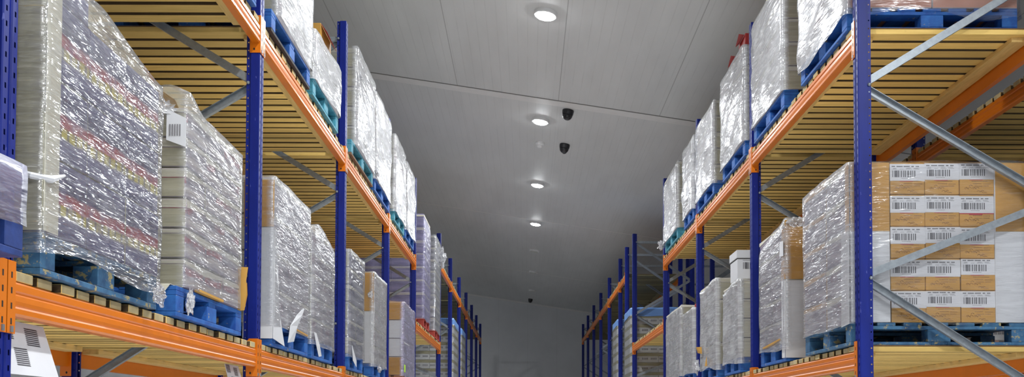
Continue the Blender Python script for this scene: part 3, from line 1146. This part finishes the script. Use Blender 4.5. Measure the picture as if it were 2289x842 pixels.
crumple('film_bunch', (.57, -hf + .2, -.05), .06, M['film_glint'], Ff, 32, .5, (.4, 1.6, .8))
Gg = load('lilac wrapped stack behind a brown and white carton column with lime sticker', 1, 12.76, 14.05, L1B, 3.225, nz=4, ny=2, nx=2,
          face='print_d', end='white', rim=0, film='film_lilac', cf=.45, ce=.03, seed=7, jit=.004, pal='pwood',
          pal_label='bare reddish wood pallet under the lilac wrapped stack',
          endmix=lambda i, j, k: ('kraft' if k in (0, 3) else 'white'))
b = MB(); b.box(.245, .31, -.662, -.6605, .02, .15); b.build('lime_sticker', M['green'], Gg)
b = MB(); b.box(.5465, .548, -.62, -.50, .04, .14); b.build('lime_sticker', M['green'], Gg)
sheet('loose_flap', [(.53, -.655, .44), (.545, -.655, .44)], [(.545, -.55, .42), (.60, -.50, .40)], .003, M['white'], Gg, normal=(0, 0, 1))

# load in the nearest bay: a dark blue bag over its foot
Nn = load('milky bagged load with dark blue foot at the left edge of frame', 1, 1.72, 2.86, L1B, 3.25, nz=3, ny=2, nx=2, face='print_d', end='pale_board',
          rim=0, film='film_milk', cf=.72, ce=.6, seed=8, xf=-1.625, depth=1.02, pal='pnavy', pal_label='navy blue pallet jutting out under the bagged load at left edge',
          pal_x=(-2.63, -1.540), pal_y=(1.80, 2.925), skirt=.0, step=.05, jit=.002)
V, Fc, Cl = [], [], []
for k in range(9):
    f = k / 8
    for i in range(41):
        a = i / 40
        u = Vector((.517, -.60 + 1.185 * a, 0)) if a < .8 else Vector((.517 - (a - .8) * 2.2, .578, 0))
        uo = Vector((.601, -.60 + 1.243 * a / .8, 0)) if a < .8 else Vector((.601 - (a - .8) * 2.2, .643, 0))
        u = Vector((.517, -.60 + 1.178 * a / .8, 0)) if a < .8 else u
        q = u.lerp(uo, min(1.0, f * 2.6) ** .8)
        V.append((q.x + .004 * noise.noise(Vector((a * 9, f * 3, 1))), q.y + .004 * noise.noise(Vector((a * 9, f * 3, 5))), (.150 - .012 * min(1.0, f * 2.6) - .19 * max(0.0, f - .385) / .615) + .012 * f * noise.noise(Vector((a * 7, 0, 3)))))
        Cl.append(.95 - .75 * max(0.0, f - .5) / .5)
for k in range(8):
    for i in range(40):
        a = k * 41 + i
        Fc.append((a, a + 1, a + 42, a + 41))
me = bpy.data.meshes.new('film_skirt')
me.from_pydata(V, [], Fc)
me.materials.append(M['film_bag'])
at = me.attributes.new('cloud', 'FLOAT', 'POINT')
at.data.foreach_set('value', Cl)
for p in me.polygons:
    p.use_smooth = True
put('film_skirt', me, Nn)

# ---- left rack, upper shelf
load('wrapped load on the upper left shelf cut off by the top edge', 1, 4.50, 5.76, L2B, 5.15, nz=4, ny=2, nx=2, face='print_d', end='grey_board',
     film='film_milk', cf=.6, ce=.3, seed=10, pal='pblue', pal_label='blue pallet glimpsed above the upper left shelf', step=.05)
La = load('white wrapped stack with grey corrugated end on second upper left bay', 1, 6.23, 7.205, L2B, 5.28, nz=5, ny=2, nx=2, face='print_d', end='grey_board',
          rim=.2, film='film_milk', cf=0.56, ce=0.08, seed=11, amp=.024, pal='pblue', pal_label='bright blue pallet in second upper left bay', skirt=-.004, z_round=.02, pal_y=(6.10, 7.20), botmat='nearblack')
Lb = load('low white wrapped stack under an open brown box on upper left shelf', 1, 7.30, 8.30, L2B, 4.63, nz=3, ny=2, nx=2, face='print_d', end='grey_board',
          rim=.2, film='film_milk', cf=0.53, ce=0.08, seed=12, amp=.024, pal='pteal', pal_label='teal pallet under the low stack with open brown box', skirt=.05, lump=[(.53, .3, .3, .03)])
t = thing('open_carton', 'open brown carton with red inside standing on the low wrapped stack', 'box', (-1.645, 7.66, 4.672))
b = MB()
b.box(-.30, .0, -.10, -.096, 0, .115); b.box(-.30, 0, .30, .304, 0, .115); b.box(-.004, .0, -.0955, .2995, 0, .115); b.box(-.30, -.296, -.0955, .2995, 0, .115); b.box(-.2955, -.0045, -.0955, .2995, 0, .004)
b.build('carton_body', M['kraft'], t)
sheet('flap', [(.001, -.09, .112), (.001, .29, .112)], [(.045, -.06, .05), (.05, .27, .03)], .004, M['red'], t, normal=(1, 0, 0))
Lc = load('bulging silver wrapped stack right of the third left upright top', 1, 9.13, 10.20, L2B, 5.21, nz=5, ny=2, nx=2, face='print_d', end='grey_board',
          rim=.2, film='film_milk', cf=0.54, ce=0.07, seed=13, amp=.024, pal='pteal', pal_label='teal pallet right of the third left upright', skirt=-.004, pal_y=(8.93, 10.19), botmat='brownboard')
Ld = load('silver wrapped stack with a torn hole left of the fourth left upright', 1, 10.30, 11.42, L2B, 5.19, nz=5, ny=2, nx=2, face='print_d', end='pale_board',
          rim=.2, film='film_milk', cf=0.53, ce=0.08, seed=14, amp=.024, pal='pblue', pal_label='blue pallet left of the fourth left upright', skirt=.06)
Le = load('grey silver wrapped stack first past the fourth left upright, upper shelf', 1, 11.85, 12.85, L2B, 5.20, nz=5, ny=2, nx=2, face='print_a', end='pale_board',
          rim=.2, film='film_milk', cf=0.50, ce=0.08, seed=15, amp=.024, pal='pteal', pal_label='teal pallet first past the fourth left upright')
Lf = load('grey silver wrapped stack just before the fifth left upright, upper shelf', 1, 12.97, 13.95, L2B, 5.16, nz=5, ny=2, nx=2, face='print_d', end='pale_board',
          rim=.2, film='film_milk', cf=0.50, ce=0.08, seed=16, amp=.024, pal='pblue', pal_label='blue pallet just before the fifth left upright', skirt=.06)
crumple('film_tail', (.545, -.4, .70), .05, M['film_glint'], Lc, 41, .6, (.5, 1.4, .5))
crumple('film_tail', (.585, .42, -.02), .06, M['film_glint'], Lc, 42, .7, (.4, 1.0, 1.0))

# ---- left rack, raised shelf across the gap
load('lilac wrapped tower on a red pallet over the left gap', 1, 15.45, 16.40, LTB, 4.99, nz=8, ny=2, nx=2, face='purple', end='purple', rim=.2,
     film='film_lilac', cf=.35, ce=.25, seed=20, pal='pred', pal_label='red pallet under the lilac wrapped tower', xf=-1.655, z_round=.03)
Tt = load('slate grey wrapped tower beside the sixth left upright', 1, 17.35, 18.35, LTB, 5.02, nz=8, ny=2, nx=2, face='slate', end='slate', rim=.2,
          film='film_glint', cf=.22, ce=.2, seed=21, pal='pred', pal_label='red pallet under the slate grey wrapped tower', xf=-1.655)
crumple('film_bunch', (.56, .38, 1.45), .14, M['film_glint'], Tt, 51, .75, (.8, .9, 1.6))


def trays(label, side, y0, y1, zb, zt, pal_label, seed, xf=None, depth=1.08):
    """white trays with olive bands, blue top sheet, clear film"""
    r = load(label, side, y0, y1, zb, zt - .16, depth=depth, nz=8, ny=2, nx=2, face='tray', end='tray', rim=0, film='film_smooth', cf=.12, ce=.10,
             seed=seed, pal='pwood', pal_label=pal_label, xf=xf, jit=.004, amp=.014, step=.04)
    hd = (y1 - y0) / 2
    hw = depth / 2
    h = (zt - .16 - zb) / 8
    b = MB()
    for k in range(8):
        b.box(-hw - .003, hw + .003, -hd - .003, hd + .003, k * h + h * .66, k * h + h * .98)
    b.build('olive_band', M['olive'], r)
    b = MB()
    for k in range(8):
        for i in range(6):
            x = -hw + .05 + i * (2 * hw - .06) / 6
            zc = k * h + h * .30
            for q in range(4):
                b.box(x + q * .03, x + q * .03 + .022, -hd - .004, -hd + .002, zc, zc + .035)
    b.build('tray_print', M['greyink'], r)
    me = film_mesh(-hw - .004, hw + .004, -hd - .004, hd + .004, zt - zb - .155, zt - zb - .02, side, .1, .1, M['bluesheet'], seed + 60, amp=.008, step=.05, skirt=.05, topcov=.9, rx=.05, z_round=.02)
    put('blue_top_sheet', me, r)
    return r


trays('white tray stack with blue top sheet beyond the left gap, nearer one', 1, 21.62, 23.1, L1B, 4.00, 'wooden pallet of the nearer blue topped stack beyond left gap', 22)
trays('white tray stack with blue top sheet beyond the left gap, farther one', 1, 24.35, 25.75, L1B, 4.05, 'wooden pallet of the farther blue topped stack beyond left gap', 23)
trays('broad white tray stack with blue top sheet beyond the right gap', -1, 18.72, 19.90, L1B, 3.90, 'wooden pallet of the broad blue topped stack beyond right gap', 24)
trays('far narrow tray stack with blue top sheet behind seventh right upright', -1, 21.50, 22.60, L1B, 3.97, 'wooden pallet of the far narrow blue topped stack', 25)
trays('white tray stack with blue sheet behind the barcoded carton stack', 1, 7.30, 8.45, L1B, 3.62, 'wooden pallet of the tray stack behind barcoded cartons', 26, xf=4.58, depth=1.10)

# ---- right rack, lower shelf
HX0 = XR - .020
Hh = load('wrapped stack with fifteen barcoded brown cartons facing the camera', -1, 6.035, 7.03, L1B, 3.262, depth=1.12, nz=5, ny=2, nx=3, face='print_b', end='kraft',
          rim=.22, film='film', cf=.34, ce=.01, seed=30, pal='pworn', pal_label='worn blue pallet under the barcoded brown cartons', skirt=.02, amp=.006,
          skip=lambda i, j, k: j == 0)
hxc, hyc = HX0 + .56, 6.5325
LX = lambda x: x - hxc
ph = (3.262 - L1B) / 5
rng = random.Random(3)
bars = []
x = 0
while x < .150:
    w = rng.choice([.0015, .0015, .003, .0045, .006])
    bars.append((x, w))
    x += w + rng.choice([.0015, .003, .003, .0075])
cols = [2.300, 2.520, 2.740]
for k in range(5):
    for c in range(3):
        xa = LX(cols[c]) - .0 + rng.uniform(-.002, .002)
        W, zc = .217, k * ph + .001
        yf = -.4975 + .004 + rng.uniform(0, .004)
        b = MB(); b.box(0, W, 0, .49, 0, ph - .003, 0)
        cm = b.build('carton', M['kraft'], Hh, (xa, yf, zc), bevel=.003)
        cm['label'] = 'brown carton with barcode label'
        dz = rng.uniform(-.006, .008)
        tilt = rng.uniform(-.012, .012)
        lab = thing('tmp', '', '')
        bpy.data.objects.remove(lab)
        b = MB(); b.box(-.002, W + .002, -.0016, -.0006, ph - .113 + dz, ph - .006 + min(dz, 0))
        lb = b.build('barcode_label', M['paper'], cm)
        b = MB()
        z0 = ph - .090 + dz
        for (q, w) in bars:
            b.box(.012 + q, .012 + q + w, -.0022, -.0017, z0, z0 + .042)
        # title words and small print as rows of type-like marks
        q = .010
        for wd in (.026, .040, .044, .022, .024):
            s = q
            while s < q + wd - .006:
                b.box(s, s + .0042, -.0022, -.0017, z0 + .065, z0 + .0715)
                s += .0055
            q += wd + .005
        b.build('barcode', M['ink'], lb)
        b = MB()
        for (q, wd, zz) in ((.02, .018, .055), (.014, .026, .049), (.062, .022, .050), (.104, .024, .056), (.100, .034, .050), (.148, .030, .056), (.152, .032, .050), (.070, .055, -.009)):
            s = q
            while s < q + wd:
                b.box(s, s + .0022, -.0022, -.0017, z0 + zz, z0 + zz + .003)
                s += .0034
        b.build('small_print', M['greyink'], lb)
        # brown print on the board: text lines and a wheat-like sketch
        b = MB()
        for (q, wd, zz) in ((.085, .05, .066), (.150, .045, .064), (.095, .045, .050), (.150, .035, .051), (.075, .10, .082)):
            s = q
            while s < q + wd:
                e = rng.uniform(.003, .010)
                b.box(s, s + e, -.0012, -.0004, zz - .001 * rng.random(), zz + .0035)
                s += e + .002
        for i in range(11):
            a = i / 10
            cxx, czz = .03 + a * .12, .018 + .016 * math.sin(a * 5) + .006
            path = [(cxx + .02 * s - .006 * (i % 2), -.0008, czz + .010 * math.sin(3.1 * s) * (1 - .5 * a) + (.012 if i % 3 == 0 else 0)) for s in (0, .25, .5, .75, 1)]
            b.tube(path, .0014, 5)
        b.build('sketch_print', M['brownink'], cm)
        b = MB()
        zr = ph - .113 + dz
        if (k, c) == (3, 2):
            b.box(0, W, -.0014, -.0006, zr - .006, zr - .0002)
            b.box(.06, .145, -.0016, -.0006, zr - .012, zr - .0062)
        else:
            b.box(.06, .145, -.0014, -.0006, zr - .004, zr - .0002)
        b.build('red_banner', M['redink'], cm)
for (xa, xb) in ((2.046, 2.292), (2.962, 3.154)):
    z0 = .575
    for k in range(5):
        me = carton_mesh(xb - xa - .008, .486, ph - .006, 'print_b', 'pale_board', .22, k)
        put('carton', me, Hh, (LX(xa) + .004, -.490, k * ph + .001))
    b = MB(); b.box(LX(xa), LX(xb), -.4975, -.4935, .001, z0); b.build('corner_sheet', M['white'], Hh)
    b = MB(); b.box(LX(xa), LX(xb), -.4975, -.4935, z0 + .002, 1.012); b.build('corner_board', M['kraft'], Hh)
b = MB(); b.box(-.5665, -.5635, -.497, -.43, .58, 1.012); b.build('corner_board', M['kraft'], Hh)
b = MB(); b.box(LX(2.955), LX(2.961), -.499, -.40, .0, 1.0); b.build('corner_strip', M['white'], Hh)
sheet('corner_sheet', [(-.566, -.497, -.01), (-.566, -.497, .28), (-.566, -.497, .58)], [(-.570, -.36, -.02), (-.568, -.36, .28), (-.566, -.36, .58)], -.003, M['white'], Hh, normal=(1, 0, 0))
crumple('film_bunch', (.575, -.40, .10), .06, M['film_glint'], Hh, 61, .25, (.4, 1.2, 2.0))

Ii = load('wrapped stack with tall brown over white board on its corner', -1, 7.54, 8.36, L1B, 3.19, nz=5, ny=2, nx=2, face='print_b', end='pale_board', rim=.15,
          film='film', cf=.34, ce=.03, seed=31, pal='pblue', pal_label='blue pallet under the stack with tall corner board', amp=.010,
          lump=[(-.5, -.38, .12, .05), (-.53, .40, .25, -.06)], z_round=.02)
hi = .41
sheet('corner_board', [(-.535, -hi - .004, .50), (-.535, -hi - .004, .965)], [(-.345, -hi - .004, .50), (-.345, -hi - .004, .965)], -.003, M['kraft'], Ii)
sheet('corner_board', [(-.536, -hi - .002, .50), (-.536, -hi - .002, .90)], [(-.538, -hi + .09, .50), (-.538, -hi + .07, .90)], -.003, M['kraft'], Ii, normal=(1, 0, 0))
sheet('corner_board', [(-.535, -hi - .006, -.12), (-.535, -hi - .005, .49)], [(-.335, -hi - .006, -.12), (-.335, -hi - .005, .49)], -.004, M['white'], Ii)
sheet('corner_board', [(-.537, -hi - .004, -.12), (-.537, -hi - .002, .49)], [(-.545, -hi + .05, -.12), (-.54, -hi + .07, .49)], -.003, M['white'], Ii, normal=(1, 0, 0))
sheet('paper_label', [(-.549, -hi - .01, .68), (-.549, -hi - .01, .80)], [(-.551, -hi + .09, .69), (-.549, -hi + .09, .81)], -.0015, M['paper'], Ii, normal=(1, 0, 0))
crumple('film_bunch', (-.44, -hi - .01, .95), .06, M['film_glint'], Ii, 71, .6, (1.6, .5, .7))
sheet('slip_board', [(-.50, -.30, .004), (-.50, .25, .004)], [(-.55, -.30, .03), (-.55, .25, .0)], .01, M['kraft'], Ii, normal=(0, 0, 1))

Jj = load('white film wrapped stack carrying a white lidded box', -1, 9.16, 9.90, L1B, 2.99, nz=4, ny=2, nx=2, face='print_d', end='pale_board', rim=.12,
          film='film_milk', cf=.66, ce=.1, seed=32, pal='pblue', pal_label='bright blue pallet under the white stack with lidded box', amp=.010, skirt=.07, lump=[(-.53, .3, .25, -.06)])
t = thing('lidded_box', 'white lidded archive box with barcode on top of white wrapped stack', 'box', (2.062, 9.36, 3.022))
b = MB(); b.box(0, .40, 0, .32, 0, .20); b.build('box_body', M['white'], t, bevel=.003)
b = MB(); b.box(-.008, .408, -.008, .328, .205, .285); ld = b.build('lid', M['white'], t, bevel=.004)
b = MB(); b.box(-.004, .404, -.004, .324, .199, .206); b.build('lid_gap', M['dark'], t)
b = MB()
for (q, w) in bars:
    b.box(.055 + q * 1.2, .055 + q * 1.2 + w * 1.2, -.0012, .0002, .10, .165)
b.build('barcode', M['ink'], t)
b = MB()
for q in range(26):
    b.box(.055 + q * .0075, .060 + q * .0075, -.0012, .0002, .182, .188)
b.build('small_print', M['greyink'], t)
Kk = load('white film wrapped stack with pale ribbed corner near fourth right upright', -1, 10.24, 11.20, L1B, 3.17, nz=4, ny=2, nx=2, face='print_d', end='grey_board', rim=.15,
          film='film_milk', cf=.64, ce=.06, seed=33, pal='pblue', pal_label='blue pallet under the white stack with pale ribbed corner', amp=.010, skirt=.06, lump=[(-.53, .3, .3, -.05)])
crumple('film_bunch', (-.60, .35, .02), .06, M['film_glint'], Kk, 81, .7, (.6, 1.2, 1.6))
sheet('torn_card', [(-.56, .25, .16), (-.58, .40, .18)], [(-.565, .25, .24), (-.60, .40, .25)], -.004, M['kraft'], Kk, normal=(1, 0, 0))
b = MB(); b.poly([(-.575, -.12, .002), (-.575, .02, .002), (-.556, -.05, .002), (-.566, -.05, .12)], [(0, 1, 3), (1, 2, 3), (2, 0, 3), (0, 2, 1)]); b.build('yellow_wedge', M['kraft'], Kk)
Mm = load('white wrapped stack with torn open top showing red goods', -1, 11.68, 12.45, L1B, 3.02, nz=5, ny=2, nx=2, face='print_d', end='pale_board', rim=.15,
          film='film_milk', cf=.58, ce=.1, seed=34, pal='pblue', pal_label='blue pallet under the stack with torn open top', amp=.010)
for i in range(4):
    b = MB(); b.box(-.46 + i * .12, -.38 + i * .12, -.30, -.05, .777, .86 + .02 * (i % 2)); b.build('red_pack', M['red'], Mm, bevel=.004)
crumple('film_bunch', (-.3, -.37, .79), .10, M['film_glint'], Mm, 91, .6, (1.8, .5, .6))
load('white wrapped stack last before the gap on the right lower shelf', -1, 12.66, 13.95, L1B, 3.18, nz=5, ny=2, nx=2, face='print_d', end='grey_board', rim=.15,
     film='film_milk', cf=.58, ce=.06, seed=35, pal='pblue', pal_label='blue pallet last before the gap on the right', amp=.010, z_round=.03)

# ---- right rack, upper shelf
load('clear wrapped stack of reddish kraft cartons beside the first right upright', -1, 6.065, 7.10, L2B, 5.25, depth=1.10, nz=4, ny=2, nx=2, face='print_d', end='kraftpink', rim=0,
     film='film_milk', cf=0.48, ce=0.01, seed=40, amp=.024, pal='pblue', pal_label='blue pallet beside the first right upright, upper shelf', skirt=.12)
load('smooth white wrapped stack with grey ribbed corner on upper right shelf', -1, 7.56, 8.58, L2B, 5.22, nz=5, ny=2, nx=2, face='print_d', end='grey_board', rim=.2,
     film='film_milk', cf=0.58, ce=0.07, seed=41, amp=.024, pal='pblue', pal_label='bright blue pallet below the smooth white stack on upper right shelf', skirt=.02, z_round=.02)
Ra = load('white wrapped stack with red boxes on top, upper right shelf', -1, 8.92, 9.96, L2B, 5.16, nz=5, ny=2, nx=2, face='print_d', end='pale_board', rim=.2,
          film='film_milk', cf=0.54, ce=0.08, seed=42, amp=.024, pal='pblue', pal_label='blue pallet below the stack with red boxes', skirt=.05)
for i in range(2):
    t = thing('red_carton', ['dark red carton on the upper right white stack, nearer the upright', 'dark red torn carton on the upper right white stack, farther one'][i], 'box', (2.08, 9.06 + i * .36, 5.185))
    b = MB(); b.box(0, .35, 0, .28, 0, .15 - .07 * i); b.build('carton_body', M['red'], t, bevel=.006)
    sheet('torn_flap', [(-.002, .02, .14 - .07 * i), (-.002, .25, .14 - .07 * i)], [(-.05, .03, .15 - .07 * i), (-.04, .22, .10 - .07 * i)], -.004, M['red'], t, normal=(1, 0, 0))
load('white wrapped stack with pale ribbed corner left of fourth right upright top', -1, 10.41, 11.44, L2B, 5.15, nz=5, ny=2, nx=2, face='print_d', end='grey_board', rim=.2,
     film='film_milk', cf=0.54, ce=0.07, seed=43, amp=.024, pal='pblue', pal_label='blue pallet second in middle upper right bay', skirt=.05, z_round=.02)
load('slim white wrapped stack second from the end, upper right shelf', -1, 11.68, 12.42, L2B, 5.14, nz=5, ny=2, nx=2, face='print_d', end='white', rim=.1,
     film='film_milk', cf=0.54, ce=0.08, seed=44, amp=.024, pal='pblue', pal_label='blue pallet second from the end, upper right shelf', skirt=.05, z_round=.02)
Re = load('white wrapped stack at the far end of the upper right shelf', -1, 12.92, 14.10, L2B, 5.17, nz=5, ny=2, nx=2, face='print_d', end='grey_board', rim=.15,
          film='film_milk', cf=0.53, ce=0.07, seed=45, amp=.024, pal='pteal', pal_label='teal pallet at the far end of the upper right shelf', skirt=.03, z_round=.03)
crumple('film_tail', (-.60, .50, -.05), .09, M['film_glint'], Re, 95, .6, (.6, .8, .9))

# ------------------------------------------------------------------ hanging placards with location barcodes
def placard(label, y0, y1, xt, zt, xb, zb, seed):
    r = thing('location_sign', label, 'location sign', (xt, y0, zt))
    L = y1 - y0
    dx, dz = xb - xt, zb - zt
    zs = .62                                        # lower white share starts here
    pt = lambda a, c, e=0: (dx * c + e, a * L, dz * c)
    sheet('card', [pt(0, 0), pt(0, zs), pt(0, 1)], [pt(1, 0), pt(1.06, zs), pt(1.10, 1)], .002, M['paper'], r, normal=(1, 0, 0))
    b = MB()
    for (a0, c0, a1, c1) in ((.02, .02, .30, .36), (.55, .10, .82, .44), (.26, .50, .52, .84)):
        n = 9
        for i in range(n):
            ca, cb = c0 + (c1 - c0) * i / n, c0 + (c1 - c0) * (i + .62) / n
            b.poly([pt(a0, ca, .0026), pt(a1, ca, .0026), pt(a1 + .02, cb, .0026), pt(a0 + .02, cb, .0026)], [(0, 1, 2, 3)])
    b.build('barcode', M['ink'], r, recalc=False)
    return r


placard('hanging white barcode sign below the lower left beam', 3.115, 3.44, -1.735, 1.943, -1.690, 1.760, 1)
placard('small hanging barcode sign below the beam beside second left upright', 5.52, 5.78, -1.735, 1.943, -1.700, 1.80, 2)

# ------------------------------------------------------------------ ceiling fittings
TILT = Matrix.Rotation(math.atan(CES), 3, 'Y')


def lamp(x, y, lit, label):
    r = thing('ceiling_lamp', label, 'ceiling lamp', (x, y, ceil_z(x)), 'round ceiling lamps')
    b = MB()
    b.lathe([(.135, .0), (.135, -.035), (.128, -.045), (.112, -.046)], (0, 0, 0), 32, mat=TILT)
    b.build('housing', M['lampbody'], r, bevel=0)
    b = MB()
    b.lathe([(.110, -.046), (.104, -.056), (.085, -.064), (.050, -.069), (.001, -.071)], (0, 0, 0), 24, mat=TILT)
    b.build('diffuser', M['lampon' if lit else 'lampoff'], r, smooth=True)
    if lit:
        ld = bpy.data.lights.new('lamp_light', 'AREA')
        ld.shape = 'DISK'
        ld.size = .20
        ld.spread = math.radians(165)
        ld.energy = LAMP_WATTS
        ld.color = (0.94, 0.98, 1.0)
        lo = bpy.data.objects.new('lamp_light', ld)
        COL.objects.link(lo)
        lo.parent = r
        lo.matrix_local = Matrix.Translation(TILT @ Vector((0, 0, -.078))) @ TILT.to_4x4()
    return r


lam = [(-4.7, 1), (-.7, 1), (3.2, 1), (7.1, 1), (11.0, 1), (14.92, 1), (18.93, 1), (22.63, 1), (26.25, 0), (29.94, 0), (34.13, 0)]
for i, (y, on) in enumerate(lam):
    if i < 4:
        lb = 'lit round lamp on the ceiling behind the view, %s from the far end' % ORD[3 - i]
    elif on:
        lb = '%s of the lit round ceiling lamps in view, counted from nearest' % ORD[i - 4]
    else:
        lb = '%s of the unlit round ceiling lamps at the far end' % ORD[i - 8]
    lamp(.216, y, on, lb)
for i, (x, y) in enumerate(((3.4, -6.0), (3.4, -2.0), (3.4, 2.0))):  # unseen fill lamps added to brighten the camera-facing load faces
    lamp(x, y, 1, 'added fill lamp behind the camera, %s of three' % ORD[i])


lamp(-5.8, 31.0, 1, 'added unseen lamp behind the left rack, brightening the far wall')  # unseen lamp added to lift the far wall and ceiling


def dome(x, y, label, aim):
    r = thing('security_camera', label, 'security camera', (x, y, ceil_z(x)), 'black dome cameras')
    b = MB(); b.lathe([(.085, .002), (.088, -.02), (.084, -.055), (.078, -.075)], (0, 0, 0), 28, mat=TILT)
    b.build('mount', M['camblack'], r)
    b = MB()
    pr = [(.076 * math.cos(a), -.075 - .075 * math.sin(a)) for a in [i * PI / 2 / 8 for i in range(8)]] + [(.001, -.15)]
    b.lathe(pr, (0, 0, 0), 24, mat=TILT)
    eye = b.build('eyeball', M['camblack'], r, smooth=True)
    d = Vector(aim).normalized()
    q = Vector((0, 0, 1)).rotation_difference(d).to_matrix()
    c = TILT @ Vector((0, 0, -.078)) + d * .066
    b = MB(); b.lathe([(.034, 0), (.034, .008), (.027, .011), (.020, .009), (.018, .005), (.001, .005)], tuple(c), 20, mat=q)
    b.build('lens', M['lens'], eye)
    return r


dome(.62, 14.30, 'black dome camera nearer the viewer, lens towards the aisle', (-.1, -.9, -.5))
dome(.64, 16.05, 'black dome camera just beyond the one with visible lens', (.1, .8, -.7))
dome(.16, 36.6, 'small black dome camera high up by the far wall', (0, -.9, -.5))
r = thing('smoke_detector', 'small white round detector beside the second lit lamp', 'detector', (.225, 16.15, ceil_z(.225)))
b = MB(); b.lathe([(.075, .001), (.075, -.03), (.06, -.05)], (0, 0, 0), 24, mat=TILT); b.build('base', M['lampbody'], r)
b = MB(); b.lathe([(.05, -.05), (.05, -.07), (.035, -.085), (.001, -.09)], (0, 0, 0), 20, mat=TILT); b.build('sensor_cap', M['lampbody'], r)

# ------------------------------------------------------------------ world, camera, view
w = bpy.data.worlds.new('World')
SC.world = w
w.use_nodes = True
w.node_tree.nodes['Background'].inputs[0].default_value = (0.0, 0.0, 0.0, 1)

F, CX, CY, PT, RL = 2150.0, 1176.06, 875.83, 0.0332, 0.0029
cd = bpy.data.cameras.new('camera')
cd.sensor_fit = 'HORIZONTAL'
cd.sensor_width = 36.0
cd.lens = F / 2289 * 36.0
cd.shift_x = -(CX - 1144.5) / 2289
cd.shift_y = (CY - 421.0) / 2289
cd.clip_start = 0.05
cam = bpy.data.objects.new('camera', cd)
COL.objects.link(cam)
U = Vector((0, -math.sin(PT), math.cos(PT)))
D = Vector((0, math.cos(PT), math.sin(PT)))
X = Vector((1, 0, 0))
R = X * math.cos(RL) + U * math.sin(RL)
UP = -X * math.sin(RL) + U * math.cos(RL)
cam.matrix_world = Matrix(((R.x, UP.x, -D.x, 0), (R.y, UP.y, -D.y, 0), (R.z, UP.z, -D.z, 1.6), (0, 0, 0, 1)))
SC.camera = cam
SC.view_settings.view_transform = 'Standard'
SC.view_settings.look = 'None'
SC.view_settings.gamma = 1
SC.view_settings.use_curve_mapping = False
SC.view_settings.exposure = 0.35
SC.cycles.max_bounces = 10
SC.cycles.diffuse_bounces = 5
SC.cycles.transparent_max_bounces = 24
SC.cycles.sample_clamp_indirect = 8
SC.cycles.use_light_tree = True
